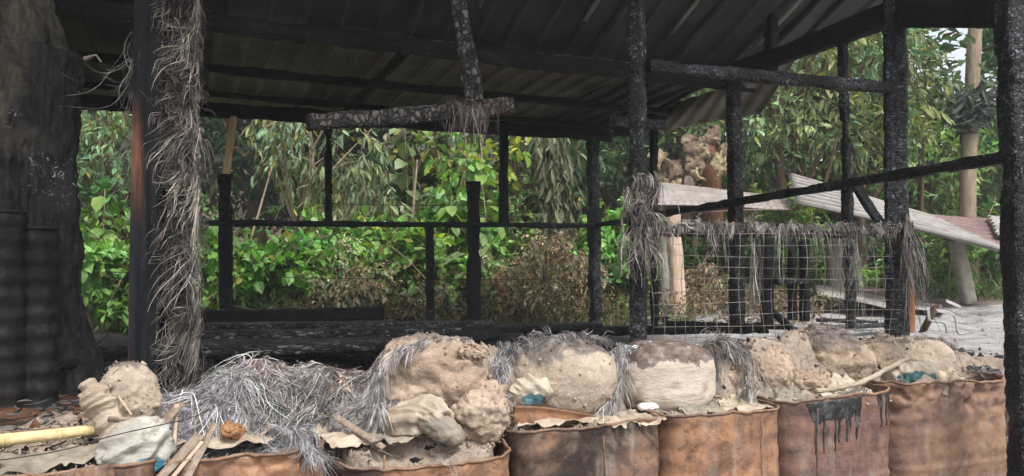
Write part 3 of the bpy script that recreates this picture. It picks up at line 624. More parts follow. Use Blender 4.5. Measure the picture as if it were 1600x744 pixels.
# ------------------------------------------------------------------ drums
def drum_shape(th, a=.3, p=6.):
    c, s_ = np.cos(th), np.sin(th); return (abs(c / a) ** p + abs(s_ / .298) ** p) ** (-1 / p)
def drum_r(th, z, seed, dent, crump, a=.3):
    P = np.stack([np.cos(th) * 1.5, np.sin(th) * 1.5, z * 3], 1) + seed * 7.3
    r = drum_shape(th, a) + dent * fbm(P, 1.6, 4, seed) - .0015 * np.cos(z * 2 * math.pi / .075) + .007 * (np.exp(-((z - .66) / .009) ** 2) + np.exp(-((z - .36) / .009) ** 2))
    P2 = np.stack([np.cos(th) * 4, np.sin(th) * 4, z * 12], 1) + seed
    r = r - crump * sstep(.78, .97, z) * abs(fbm(P2, 1.3, 3, seed + 4)); return r
def make_drum(C, m, lab, seed, dent=.012, crump=.0, front_dip=0., tilt=(0, 0), group='rusty oil drums in the front row', zt=.935, zamp=.006, nth=200, nz=90, a=.3):
    root = thing('oil_drum', (C[0], C[1], .05), lab, 'drum', group)
    th, k = np.meshgrid(np.arange(nth) / nth * 2 * math.pi, np.linspace(0, 1, nz), indexing='xy')
    ztop = zt + zamp * fbm(np.stack([np.cos(th.ravel()) * 2, np.sin(th.ravel()) * 2, 0 * th.ravel()], 1), 1.2, 3, seed + 9)
    fr = sstep(.1, 1., -np.sin(th.ravel())); ztop = ztop - front_dip * fr + tilt[0] * np.cos(th.ravel()) + tilt[1] * np.sin(th.ravel())
    z = .05 + (ztop - .05) * k.ravel() ** .8
    r = drum_r(th.ravel(), z, seed, dent, crump, a)
    def pos(r, z, t): return np.array([C[0], C[1], 0]) + np.outer(r * np.cos(t), E1) + np.outer(r * np.sin(t), E2) + np.outer(z, UP)
    Vo = pos(r, z, th.ravel()); Vi = pos(r - .003, z, th.ravel()); N = nth * nz; g = gridF(nz, nth, True)
    # inner lining, rim joining strip, base
    j = np.arange(nth); kk = (j + 1) % nth; top = (nz - 1) * nth
    V = np.vstack([Vo, Vi, [[C[0], C[1], .05]]])
    obj('body', V, [g, g[:, ::-1] + N, np.stack([top + j, top + kk, top + kk + N, top + j + N], 1), np.stack([kk, j, np.full(nth, 2 * N)], 1)], M[m], root)
    zs = np.linspace(.08, zt - .03, 40); ts = np.full(40, -math.pi / 2 + (.5 * math.sin(seed * 2.1) if seed != 24 else 2.6)); obj('seam', *tube(pos(drum_r(ts, zs, seed, dent, crump, a) + .0005, zs, ts), .0035, 6), M[m], root)
    rp = Vo[top:top + nth] + UP * .003; rp = np.vstack([rp, rp[:1]])
    v, f = tube(rp + (.003 * fbm(rp, 30, 2, seed))[:, None], .005, 7, .0015, seed, 60); obj('rim', v, f, M['rust_brown' if m != 'rust_black' else 'rust_black'], root)
    return root, pos
stepv = np.array([.2095, .0864]) * 2.69
spec = [(-2, 'rust_dark', 'rusty drum at the far left corner, half buried in scorched earth', dict(front_dip=.0, dent=.01)),
        (-1, 'rust_orange', 'rusty drum in front of the fibre heap, streaked grey', dict(front_dip=.0, crump=.03)),
        (0, 'rust_orange', 'burst rusty drum with clay spilling over its sagging front rim', dict(front_dip=.075, crump=.035)),
        (1, 'rust_dark', 'soot stained drum with a grey streak, below the round clay sack', dict(tilt=(.012, 0), dent=.006)),
        (2, 'rust_orange', 'smooth orange drum below the cream wrapped sack', dict(dent=.0045, zt=.945)),
        (3, 'rust_pink', 'reddish drum with black tar drips running from its rim', dict(dent=.0045, zt=.968, tilt=(.015, 0))),
        (4, 'rust_brown', 'brown ribbed drum with a crumpled rim, right end of the row', dict(crump=.04, dent=.005, zamp=.01, zt=.99))]
DR = {}
for k, m, lab, kw in spec:
    e_ = DEDGE[k + 2]; C = ROWP[:2] + E1[:2] * (e_[0] + e_[1]) / 2; DR[k] = (*make_drum(C, m, lab, 20 + k, a=(e_[1] - e_[0]) / 2, **kw), C)
# tar drips on drum 3
root, pos, C = DR[3]; rr = random.Random(3)
a3 = (DEDGE[5][1] - DEDGE[5][0]) / 2
def tar(name, x0, x1, drips, base, mat, off=.0026, nu=260):
    X = np.linspace(x0, x1, nu); Lr = base * (.12 + 1.2 * sstep(-.6, .6, noise(np.stack([X * 9, 0 * X, 0 * X], 1), 1., 3)) ** 2 * 1.6) + .006 * noise(np.stack([X * 90, 0 * X, 0 * X], 1), 1., 4)
    for xc, L, w_ in drips: Lr = np.maximum(Lr, L * (1 - (abs(X - xc) / w_).clip(0, 1) ** 3))
    Lr = Lr * sstep(0, .04, X - x0) * sstep(0, .04, x1 - X) + .002
    v = np.linspace(0, 1, 16); XX, VV = np.meshgrid(X, v, indexing='ij'); Z = .966 + .015 * XX[:, :1] / a3 - VV * Lr[:, None]; th = np.arctan2(-.298, XX)
    th = th.ravel(); Z = Z.ravel(); V = np.vstack([pos(drum_r(th, Z, 23, .0045, 0, a3) + off, Z, th), pos(drum_r(th, Z, 23, .0045, 0, a3) - .004, Z, th)])
    N = nu * 16; g = gridF(nu, 16); e = np.concatenate([np.arange(16), np.arange(1, nu) * 16 + 15, (nu - 1) * 16 + np.arange(14, -1, -1), np.arange(nu - 2, 0, -1) * 16]); e2 = np.roll(e, -1)
    obj(name, V, [g[:, ::-1], g + N, np.stack([e, e2, e2 + N, e + N], 1)], M[mat], root)
tar('tar_stain', -.2, .08, [(rr.uniform(-.17, .06), rr.choice([.05, .08, .11, .16, .19]), rr.uniform(.004, .009)) for _ in range(13)], .035, 'tar')
tar('tar_stain', .12, .25, [(rr.uniform(.14, .24), rr.choice([.05, .09, .13]), rr.uniform(.004, .008)) for _ in range(5)], .03, 'tar')
# small drips on drum 1 & rust strip above it
V, Fs = sheet(at(802, 634, 2.63), at(950, 648, 2.78), at(802, 664, 2.66), at(948, 672, 2.8), 40, 8, lambda u, v: .01 * np.sin(u * 5) + .004 * np.sin(v * 6), .003)
obj('bent_metal_strip', V, Fs, M['rust_orange'], label='bent strip of orange rusty steel under the round clay sack', cat='scrap metal')

# dark burnt drums by the tree
for cx, Y, top, lab, g in [(58, 3.05, 357, 'burnt black ribbed drum beside the scorched tree, in front of the trunk', 1), (0, 2.95, 332, 'burnt black drum cut by the left edge of the photo', 2)]:
    c = at(cx, 0, Y); root = thing('burnt_drum', (c[0], c[1], .85), lab, 'drum', 'burnt black drums by the tree')
    n = 64; nz = 50; th, k = np.meshgrid(np.arange(n) / n * 2 * math.pi, np.linspace(0, 1, nz), indexing='xy'); th = th.ravel(); k = k.ravel(); zt = at(0, top, Y)[2]
    z = .85 + (zt - .85) * k; R0 = .072 if g == 1 else .085; r = R0 + .005 * np.sin(z * 2 * math.pi / .07) + .006 * fbm(np.stack([np.cos(th), np.sin(th), z * 3], 1), 2, 3, g)
    V = np.stack([c[0] + r * np.cos(th), c[1] + r * np.sin(th), z], 1); V = np.vstack([V, [[c[0], c[1], zt - .02]]]); j = np.arange(n)
    obj('body', V, [gridF(nz, n, True), np.stack([(nz - 1) * n + j, (nz - 1) * n + (j + 1) % n, np.full(n, n * nz)], 1)], M['rust_black'], root)
    rp = np.vstack([V[(nz - 1) * n:nz * n], V[(nz - 1) * n:(nz - 1) * n + 1]]); obj('rim', *tube(rp, .008, 6), M['rust_black'], root)

# ------------------------------------------------------------------ clay bank behind and inside the drums
def lp(px, py, Y): p = at(px, py, Y); return p
MND = []                                             # x, y, radius, height
def mnd(px, Y, r, h): p = at(px, 0, Y); MND.append((p[0], p[1], r, h))
for a_ in [(690, 2.82, .2, .17), (620, 2.75, .13, .1), (745, 2.76, .15, .13), (700, 2.6, .15, .06), (320, 2.62, .17, .11), (385, 2.72, .16, .07), (455, 2.82, .2, .1), (545, 2.82, .17, .1), (610, 2.7, .1, .06),
           (230, 2.55, .1, .07), (200, 2.35, .12, .02), (800, 2.85, .1, .1), (985, 3.02, .1, .1), (1110, 3.2, .1, .12), (1250, 3.4, .12, .13), (1395, 3.55, .12, .12), (1180, 3.3, .12, .1), (1480, 3.7, .12, .08), (850, 2.95, .13, .08), (920, 3.0, .13, .09), (1050, 3.2, .2, .12), (960, 3.3, .16, .14), (1150, 3.3, .14, .12), (1215, 3.36, .13, .14), (1290, 3.48, .16, .17), (1360, 3.52, .13, .14), (1440, 3.65, .16, .1), (1540, 4.0, .2, .04), (120, 2.7, .25, .0), (1590, 3.9, .15, .03)]: mnd(*a_)
def hz(x, y):
    x = np.asarray(x, float); y = np.asarray(y, float); n = rown(x, y); s_ = (x - ROWP[0]) * E1[0] + (y - ROWP[1]) * E1[1]
    base = .9 + .05 * sstep(1.2, 2., s_) + .02 * sstep(.1, .4, n) - .12 * sstep(.55, 1.3, n)
    z = base
    z = z - .06 * sstep(-.05, -.25, n) * np.exp(-(s_ / .25) ** 4)
    for a, b, r, h in MND: z = z + h * np.exp(-(((x - a) ** 2 + (y - b) ** 2) / r ** 2) ** 1.3)
    P = np.stack([x.ravel(), y.ravel(), 0 * x.ravel()], 1)
    f1, _, cr_ = voro(P, 19, 4); msk = sstep(-.2, .4, noise(P, 5, 12))
    z = z + (.026 * fbm(P, 7, 3, 5) + .009 * fbm(P, 34, 2, 6) + msk * (.02 * (1 - f1) * cr_)).reshape(x.shape)
    inside = np.full(x.shape, 9.)
    for a_, b_ in DEDGE: inside = np.minimum(inside, (abs(s_ - (a_ + b_) / 2) / ((b_ - a_) / 2 - .022)) ** 4.2 + (abs(n) / .277) ** 4.2)
    return z - .5 * sstep(.85, 1.0, inside) * (n < 0)
ss = np.arange(-1.75, 2.95, .0125); nn = np.arange(-.3, 1.5, .0125); SX, NN = np.meshgrid(ss, nn, indexing='ij')
BX = ROWP[0] + SX * E1[0] + NN * E2[0]; BY = ROWP[1] + SX * E1[1] + NN * E2[1]
obj('clay_bank', np.stack([BX.ravel(), BY.ravel(), hz(BX, BY).ravel()], 1), gridF(len(ss), len(nn)), M['earth'], label='loose tan clay filling the drums and banked behind them', cat='earth', kind='stuff')
def row_pt(s_, n): return np.stack([ROWP[0] + s_ * E1[0] + n * E2[0], ROWP[1] + s_ * E1[1] + n * E2[1]], -1)
n = 5200; q = row_pt(R.uniform(-1.6, 2.8, n), R.uniform(-.25, .4, n)); C = np.column_stack([q, hz(q[:, 0], q[:, 1]) + .002])
V, Fc = crumbs(C, R.gamma(1.6, .0042, n).clip(.002, .03), 1); obj('clay_crumbs', V, Fc, M['earth'], smooth=False, label='crumbs of dry clay scattered over the drum tops', cat='rubble', kind='stuff')

# ------------------------------------------------------------------ sacks and clods standing on the row
def sack(name, px, py, Y, wpx, hpx, d, m, lab, cat='sandbag', group='clay filled sacks on the drums', **k):
    if m.startswith('clod') and 'crag' not in k and m != 'clod_tan': k['crag'] = .007
    if m.startswith('cloth') and m != 'cloth_cream': k.setdefault('fold', .011)
    c = at(px, py, Y); V, Fs = blob(c, wpx / 2 / F * Y, d, hpx / 2 / F * Y, **k)
    if m.startswith('clod'):
        r_ = np.random.default_rng(k.get('seed', 0)); q_ = V[r_.integers(0, len(V), 650)]; nV = len(V); cv_, cf_ = crumbs(q_ + r_.normal(0, .004, q_.shape), r_.gamma(1.2, .0022, len(q_)).clip(.001, .013), 3)
        V = np.vstack([V, cv_]); Fs = [Fs, cf_ + nV]
    return obj(name, V, Fs, M[m], label=lab, cat=cat, group=group, kind='thing')
sack('earth_sack', 205, 622, 2.45, 84, 116, .08, 'clod_tan', 'upright slumped clay sack leaning against the planed corner post', amp=.009, seed=1, rz=.4, tilt=.35, p=2.1)
sack('white_sack', 214, 704, 2.2, 104, 80, .07, 'cloth_white', 'white plastic sack with a bright blue print, lowest at the left', amp=.007, f=7, seed=2, tilt=.5, p=2.1, fold=.0125, rz=.3)
sack('sack_flap', 165, 648, 2.34, 40, 110, .03, 'cloth_dirty', 'limp dirty white plastic flap hanging beside the bamboo pole', 'plastic sheet', None, amp=.004, f=12, seed=3, tilt=.55, p=2.2, fold=.0125)
sack('torn_sack', 672, 592, 2.72, 176, 124, .14, 'clod', 'torn open sack of crumbling clay, largest in the row', amp=.03, seed=4, p=2.5, tilt=-.1, det=.008)
sack('clay_lump', 752, 640, 2.66, 96, 96, .13, 'clod', 'crumbling clay lump low at the right of the largest torn sack', 'clay lump', amp=.02, seed=24, p=2.2, tilt=.15, det=.008)
sack('clay_roll', 738, 551, 2.64, 56, 22, .03, 'clod', 'small smooth clay roll on top of the torn sack', 'clay lump', None, amp=.004, seed=5, p=2.5)
sack('folded_sack', 652, 652, 2.52, 110, 44, .07, 'cloth_dirty', 'crumpled cream sack mouth folded over at the bottom of the torn sack', 'sack', None, amp=.008, f=9, seed=6, tilt=.22, fold=.014, rz=-.3)
sack('folded_sack', 688, 668, 2.48, 84, 40, .05, 'cloth_grey', 'smooth greyish sack lining bulging beside the crumpled cream mouth', 'sack', None, amp=.006, f=5, seed=7, tilt=-.55, fold=.003)
sack('clay_sack', 880, 588, 2.86, 164, 122, .15, 'clod_tan', 'large round caked clay sack with a burnt top, left of the cream sack', amp=.014, seed=8, p=2.5, nu=70, nv=96, det=.003)
sack('sack_corner', 830, 612, 2.73, 64, 44, .05, 'cloth_blue', 'folded sack corner with faded blue print on the round clay sack', 'sack', None, amp=.01, f=10, seed=9, tilt=.4)
sack('cream_sack', 1036, 588, 3.06, 152, 108, .14, 'cloth_cream', 'cream plastic wrapped sack with a charred upper side', amp=.01, f=5, seed=10, p=3.2, nu=70, nv=96, det=.002, rz=.2)
sack('clay_sack', 1148, 605, 3.22, 72, 78, .12, 'clod', 'narrow clay sack bound by drooping grey fibres', amp=.016, seed=11)
sack('clay_lump', 1200, 586, 3.3, 86, 88, .12, 'clod', 'rounded tan clay lump right of the fibre bound sack', 'clay lump', amp=.026, seed=12, det=.006)
sack('clay_lump', 1258, 600, 3.3, 80, 50, .1, 'clod', 'low broken clay lump between two bigger lumps', 'clay lump', amp=.03, seed=13, det=.008)
sack('clay_lump', 1298, 562, 3.45, 120, 100, .15, 'clod_top', 'highest clay lump with a dark scorched crown', 'clay lump', amp=.032, seed=14, det=.007, nu=64, nv=80)
sack('torn_sack', 1352, 566, 3.52, 80, 84, .12, 'clod_top', 'split clay sack with pale torn skin near the teal sack', amp=.026, seed=15)
sack('clay_sack', 1432, 562, 3.6, 104, 72, .14, 'clod_tan', 'greyish clay sack behind the teal print, right end of the row', amp=.014, seed=16, p=2.6)
sack('sack_corner', 1424, 585, 3.36, 80, 34, .06, 'cloth_teal', 'sack corner with a dark teal printed patch above the crumpled drum', 'sack', None, amp=.008, f=9, seed=17, tilt=.12)
sack('brick_lump', 1241, 530, 3.55, 34, 24, .04, 'brick_earth', 'small squared orange clay block on the ash', 'clay lump', None, amp=.006, seed=18, p=4)
sack('white_rag', 1013, 636, 2.86, 34, 14, .025, 'whiteplastic', 'small melted white plastic scrap under the cream sack', 'scrap', None, amp=.006, seed=19)
sack('burnt_plastic', 1525, 583, 3.75, 70, 18, .06, 'blackplastic', 'crumpled sheet of black melted plastic behind the last drum', 'plastic sheet', None, amp=.02, f=14, seed=20, det=.01)
sack('clay_lump', 1590, 640, 3.7, 60, 110, .12, 'clod', 'orange clay heap behind the nearest post', 'clay lump', amp=.03, seed=21)
sack('white_sack', 1592, 712, 3.4, 30, 56, .06, 'cloth_white', 'white sack peeping out behind the nearest post', amp=.01, seed=22)
sack('clay_lump', 362, 672, 2.42, 32, 22, .03, 'brick_earth', 'fist sized orange clay lump below the fibre heap', 'clay lump', None, amp=.012, seed=23, crag=.01)
def drape(lab, px, Y, wx, wy, rot, m, seed, name='torn_cloth', fold=.012, lift=.008, jag=.25):
    c = at(px, 0, Y); sc = (c[0] - ROWP[0]) * E1[0] + (c[1] - ROWP[1]) * E1[1]; nc = rown(c[0], c[1]); nu, nv = 70, 60
    u, v = np.meshgrid(np.linspace(-1, 1, nu), np.linspace(-1, 1, nv), indexing='ij'); u = u.ravel(); v = v.ravel()
    ang = np.arctan2(v, u); jg = 1 + jag * noise(np.stack([np.cos(ang) * 2, np.sin(ang) * 2, 0 * u + seed], 1), 1.6, seed) + .06 * noise(np.stack([np.cos(ang) * 14, np.sin(ang) * 14, 0 * u], 1), 1., seed); mx = np.maximum(abs(u), abs(v)); q = 1 + (jg - 1) * mx ** 2
    a_ = u * q * wx / 2; b_ = v * q * wy / 2; S_ = sc + a_ * math.cos(rot) - b_ * math.sin(rot); N_ = nc + a_ * math.sin(rot) + b_ * math.cos(rot)
    over = np.clip(-.312 - N_, 0, 9); Nc = np.maximum(N_, -.312 - .015 * over); Nh = np.maximum(N_, -.27)
    xy = row_pt(S_, Nc); xh = row_pt(S_, Nh); z = np.maximum(hz(xh[:, 0], xh[:, 1]), .925) + lift - over
    P = np.stack([S_, N_, 0 * S_], 1); f = fold * (1 - 2 * abs(noise(P, 13, seed + 2))) + fold * .5 * (1 - 2 * abs(noise(P, 29, seed + 3)))
    V = np.column_stack([xy, z]); V = V + np.outer(f * (over <= 0), UP) - np.outer(abs(f) * (over > 0), E2)
    N0 = nu * nv; g = gridF(nu, nv); e = np.concatenate([np.arange(nv), np.arange(1, nu) * nv + nv - 1, (nu - 1) * nv + np.arange(nv - 2, -1, -1), np.arange(nu - 2, 0, -1) * nv]); e2 = np.roll(e, -1)
    V = np.vstack([V, V - np.array([0, 0, .0025])]); obj(name, V, [g, g[:, ::-1] + N0, np.stack([e2, e, e + N0, e2 + N0], 1)], M[m], label=lab, cat='torn sack')
drape('ragged dirty sack skirt hanging over the rim below the fibre heap', 530, 2.5, .2, .28, .3, 'cloth_dirty', 3)
drape('flattened tan sack lying on the drum rim by the wooden slats', 350, 2.45, .26, .2, -.2, 'cloth_dirty', 4)
drape('torn greyish lining spread under the crumpled cream sack mouth', 620, 2.5, .22, .16, .2, 'cloth_grey', 5)
drape('pale torn sack skin under the twisted cord', 1345, 3.2, .28, .2, .25, 'cloth_cream_flat', 6)
drape('dirty torn cloth scrap below the fibre bound clay sack', 1165, 3.0, .16, .16, 0., 'cloth_dirty', 7)
drape('creased cloth flap between the tan clay lumps', 1225, 3.15, .2, .18, .3, 'cloth_grey', 8)
drape('thin torn cloth edge in front of the greyish end sack', 1460, 3.35, .3, .16, .1, 'cloth_dirty', 9)
drape('torn tan sack edge hanging over the sooty drum rim', 975, 2.75, .24, .2, .1, 'cloth_dirty', 11)
drape('small torn flap over the rim of the smooth orange drum', 1090, 2.95, .16, .2, -.1, 'cloth_grey', 12)
drape('ragged sack skin spread in front of the round clay sack', 860, 2.72, .3, .14, .0, 'cloth_dirty', 13)
drape('wet looking cloth scrap on the clay at the bottom left', 110, 2.2, .3, .2, .3, 'cloth_grey', 10)

n = 900; q = row_pt(R.uniform(-1.2, 2.6, n), R.uniform(-.27, .35, n)); P = np.column_stack([q, hz(q[:, 0], q[:, 1]) + .012])
V, Fq, c = strands(P, np.stack([R.normal(0, 1, n), R.normal(0, .8, n), R.normal(0, .3, n)], 1), R.uniform(.02, .12, n), R.uniform(.001, .006, n), grav=.05, curl=.35, steps=6, surf=hz, seed=71, base=(.2, .18, .16), cv=.7)
obj('straw_litter', V, Fq, M['fibre'], col=c, label='snapped straw bits and soot flakes lying on the drum top clay', cat='litter', kind='stuff')
n = 800; q = row_pt(R.uniform(-1.2, 2.6, n), R.uniform(-.2, .4, n)); C = np.column_stack([q, hz(q[:, 0], q[:, 1]) + .004])
V, Fc = crumbs(C, R.gamma(1.5, .004, n).clip(.002, .02), 17); obj('charcoal_bits', V, Fc, M['char'], smooth=False, label='small charcoal bits sprinkled on the drum top clay', cat='rubble', kind='stuff')
# ------------------------------------------------------------------ shredded fibres
def tufts(n, per, start, direc, L, W, sp=.02, ds=.15, seed=0, **k):
    r = np.random.default_rng(seed); b = MB()
    P, D = start(n, r), None; D = direc(P, r)
    PP = np.repeat(P, per, 0) + r.normal(0, sp, (n * per, 3)); DD = np.repeat(D, per, 0) + r.normal(0, ds, (n * per, 3)); tone = np.repeat(r.uniform(.55, 1.2, n), per)
    LL = r.uniform(*L, n).repeat(per) * r.uniform(.5, 1.1, n * per); WW = r.uniform(*W, n * per)
    V, Fq, c = strands(PP, DD, LL, WW, seed=seed, per=per, **k); st_ = len(V) // (n * per); c = c * np.repeat(tone, st_)[:, None]
    return V, Fq, c
G_, B_ = (.3, .29, .29), (.145, .128, .112)
# on the planed corner post
def st_a(n, r): y = r.uniform(-40, 590, n); return np.stack([at(x, yy, 2.74) for x, yy in zip(r.uniform(256, 296, n), y)])
def st_a2(n, r): y = r.uniform(-40, 560, n); return np.stack([at(x, yy, 2.72) for x, yy in zip(r.uniform(284, 312, n), y)])
def di_a(P, r): n = len(P); return np.stack([r.uniform(-.2, 1.4, n), r.uniform(-1.0, -.1, n), r.uniform(-.3, 1.1, n)], 1)
b = MB(); b.add(*tufts(360, 14, st_a, di_a, (.05, .17), (.0012, .004), sp=.005, ds=.06, seed=1, grav=.36, curl=.6, steps=12, base=B_, xr=(-1.2, -1.065)))
b.add(*tufts(80, 18, st_a2, lambda P, r: np.stack([r.uniform(-.1, .4, len(P)), r.uniform(-.5, 0, len(P)), r.uniform(-1, -.4, len(P))], 1), (.1, .3), (.001, .0035), sp=.005, ds=.05, seed=2, grav=.14, curl=.42, steps=13, base=(.24, .215, .19), xr=(-1.18, -1.06)))
b.obj('fibre_fringe', M['fibre'], label='thick grey brown fringe of scorched fibres along the corner post', cat='fibres', kind='stuff')
def st_l(n, r): return np.stack([at(x, y, 2.76) for x, y in zip(r.uniform(204, 212, n), r.uniform(40, 300, n))])
V, Fq, c = tufts(22, 7, st_l, lambda P, r: np.stack([r.uniform(-.6, -.1, len(P)), r.uniform(-.2, .2, len(P)), r.uniform(-1, -.2, len(P))], 1), (.1, .32), (.001, .002), sp=.008, ds=.2, seed=3, grav=.3, curl=.5, steps=12, base=(.2, .19, .18))
obj('fibre_wisps', V, Fq, M['fibre'], col=c, label='thin grey wisps hanging left of the corner post', cat='fibres', kind='stuff')
# on the hanging stub
def st_h(n, r): return np.stack([at(x, y, 3.6) for x, y in zip(np.where(r.random(n) < .5, r.normal(712, 7, n), r.normal(745, 9, n)), r.uniform(160, 176, n))])
V, Fq, c = tufts(26, 12, st_h, lambda P, r: np.stack([r.uniform(-.3, .3, len(P)), r.uniform(-.5, -.1, len(P)), r.uniform(-.6, .6, len(P))], 1), (.1, .24), (.0015, .004), sp=.008, ds=.15, seed=4, grav=.5, curl=.2, steps=10, base=(.24, .21, .19))
obj('fibre_wisps', V, Fq, M['fibre'], col=c, label='limp fibres dangling from the broken hanging beam', cat='fibres', kind='stuff')
# around the middle post
P998 = fw(998, 300)
def st_m(n, r): y = r.uniform(270, 400, n); return np.stack([at(x, yy, P998[1] - .05) for x, yy in zip(r.normal(1003, 13, n), y)])
b = MB(); b.add(*tufts(60, 12, st_m, lambda P, r: np.stack([r.uniform(-.9, 1.1, len(P)), r.uniform(-.6, 0, len(P)), r.uniform(-.8, .8, len(P))], 1), (.06, .24), (.0014, .004), sp=.008, ds=.1, seed=5, grav=.4, curl=.4, steps=11, base=(.25, .22, .2), xr=(fw(998, 300)[0] - .085, fw(998, 300)[0] + .16)))
b.obj('fibre_fringe', M['fibre'], label='tangle of fibres wrapped round the glossy middle post', cat='fibres', kind='stuff')
# along the low crossbeam
def st_b(n, r): t = r.uniform(0, 1, n); return np.stack([fw(1020 + 400 * a, 350 + 5 * a, -.03) for a in t]) + r.normal(0, .008, (n, 3))
b = MB(); b.add(*tufts(210, 9, st_b, lambda P, r: np.stack([r.uniform(-.8, .8, len(P)), r.uniform(-1, -.3, len(P)), r.uniform(.1, 1.1, len(P))], 1), (.035, .09), (.0014, .004), sp=.005, ds=.1, seed=6, grav=.5, curl=.5, steps=10, base=(.3, .27, .25)))
b.add(*tufts(30, 6, st_b, lambda P, r: np.stack([r.uniform(-.3, .3, len(P)), r.uniform(-1, -.5, len(P)), r.uniform(0, .5, len(P))], 1), (.1, .3), (.0012, .003), sp=.004, ds=.08, seed=7, grav=.5, curl=.2, steps=11, base=(.24, .22, .2)))
b.obj('fibre_fringe', M['fibre'], label='curly fibre fringe drooping over the low crossbeam', cat='fibres', kind='stuff')
def hang(px, y0, y1, Y, nm, lab, wd=8, seed=0, n=6, base=(.27, .25, .23)):
    def st_(n_, r): return np.stack([at(a, b_, Y) for a, b_ in zip(r.normal(px, wd, n_), r.uniform(y0, y0 + (y1 - y0) * .35, n_))])
    h = (y1 - y0) / F * Y
    V, Fq, c = tufts(n, 10, st_, lambda P, r: np.stack([r.uniform(-.25, .25, len(P)), r.uniform(-.3, 0, len(P)), r.uniform(-1, -.6, len(P))], 1), (h * .5, h), (.0016, .004), sp=.006, ds=.07, xr=(at(px - 14, 0, Y)[0], at(px + 14, 0, Y)[0]), seed=seed, grav=.25, curl=.22, steps=12, base=base)
    obj(nm, V, Fq, M['fibre'], col=c, label=lab, cat='fibres', kind='stuff')
hang(1190, 360, 500, 3.72, 'fibre_strands', 'long fibre strands hanging in front of the bench frame', 8, 8)
hang(1328, 355, 500, 3.92, 'fibre_strands', 'long fibre strands hanging over the thin speckled post', 9, 9)
hang(1422, 330, 500, 4.0, 'fibre_strands', 'dense fibres hanging down the thick scaly post', 5, 10, 16, (.22, .2, .18))
# heaps on the drums
def heap(name, lab, cpx, Y, rx, ry, n, L, W, seed, base, lift=(.0, .05), swirl=1., curl=.62, per=13):
    r = np.random.default_rng(seed); c = at(cpx, 0, Y); m = n // per; n = m * per; a = r.uniform(0, 2 * math.pi, m); d = np.sqrt(r.random(m))
    x = c[0] + d * np.cos(a) * rx; y = c[1] + d * np.sin(a) * ry; l = r.uniform(*lift, m) * (1 - d * .6)
    fl = r.uniform(0, 6.283, m) * .75 + noise(np.stack([x, y, 0 * x], 1), 4.5, seed) * 2
    D = np.stack([np.cos(fl) * 1.2, np.sin(fl) * .6, r.normal(.25, .4, m)], 1)
    x, y, l, D = (np.repeat(q_, per, 0) for q_ in (x, y, l, D)); sd_ = r.normal(0, .0055, (n, 2)); x = x + sd_[:, 0]; y = y + sd_[:, 1]
    P = np.stack([x, y, hz(x, y) + l], 1); l = l * .8 + r.normal(0, .003, n)
    V, Fq, cc = strands(P, D + r.normal(0, .07, (n, 3)), np.repeat(r.uniform(*L, m), per) * r.uniform(.6, 1.1, n), r.uniform(*W, n), grav=.06, curl=curl, steps=14, surf=hz, lift=l, seed=seed, base=base, cv=.2, per=per)
    return V, Fq, cc
b = MB()
b.add(*heap('', '', 480, 2.78, .2, .17, 4200, (.1, .3), (.0009, .003), 11, (.39, .355, .33), (.0, .045)))
b.add(*heap('', '', 490, 2.66, .2, .1, 1300, (.08, .2), (.0008, .002), 31, (.1, .095, .095), (.0, .05)))
b.add(*heap('', '', 325, 2.55, .13, .14, 2500, (.1, .32), (.0009, .0028), 12, (.41, .395, .4), (0, .045)))
b.add(*heap('', '', 400, 2.55, .22, .13, 1600, (.12, .32), (.0009, .0028), 13, (.22, .22, .23), (0, .02)))
b.add(*heap('', '', 520, 2.75, .14, .12, 240, (.04, .13), (.004, .009), 14, (.4, .31, .26), (.01, .05), per=5))
b.add(*heap('', '', 450, 2.75, .2, .14, 160, (.05, .15), (.004, .009), 32, (.34, .28, .25), (.0, .05), per=4))
b.add(*heap('', '', 570, 2.6, .12, .1, 1300, (.08, .24), (.0009, .0028), 19, (.38, .365, .36), (0, .035)))
b.obj('fibre_heap', M['fibre'], label='large nest like heap of shredded grey fibres left of the torn sack', cat='fibres', kind='stuff')
def strip(name, lab, path, wpx, n, L, W, seed, base, curl=.2, hang_=.25, spread=1.):
    n = int(n * 1.9); W = (W[0] * .6, W[1] * .55); L = (L[0] * .7, L[1] * .72)
    per = 12; n -= n % per; r = np.random.default_rng(seed); Pm = smoothpath([at(*p) for p in path], 40); i = np.repeat(r.integers(0, 38, n // per), per); T_ = unit(np.gradient(Pm, axis=0))[i]
    P = Pm[i] + (np.repeat(r.normal(0, wpx / F * 3, (n // per, 3)), per, 0) + r.normal(0, .005, (n, 3))) * np.array([1, .5, .5]) * spread
    D_ = T_ + np.repeat(r.normal(0, .3, (n // per, 3)), per, 0) + r.normal(0, .08, (n, 3))
    V, Fq, c = strands(P, D_, np.repeat(r.uniform(*L, n // per), per) * r.uniform(.6, 1.1, n), r.uniform(*W, n), grav=hang_, curl=curl, steps=10, seed=seed, base=base, cv=.22, per=per)
    obj(name, V, Fq, M['fibre'], col=c, label=lab, cat='fibres', kind='stuff')
strip('fibre_band', 'pale fibre band curving over the left shoulder of the torn sack', [(735, 530, 2.7), (660, 534, 2.62), (610, 560, 2.55), (590, 610, 2.5), (600, 650, 2.45)], 4, 560, (.04, .13), (.0015, .005), 15, (.38, .355, .335), .2)
strip('fibre_band', 'scorched fibre mat over the top of the round clay sack', [(780, 560, 2.8), (830, 526, 2.8), (900, 523, 2.85), (960, 534, 2.95)], 5, 620, (.03, .1), (.0012, .0035), 16, (.3, .285, .28), .4)
strip('fibre_band', 'grey fibres drooping between the round sack and the cream sack', [(965, 535, 2.9), (968, 580, 2.86), (955, 620, 2.8), (935, 655, 2.72)], 5, 420, (.06, .2), (.0012, .0035), 17, (.4, .38, .37), .2)
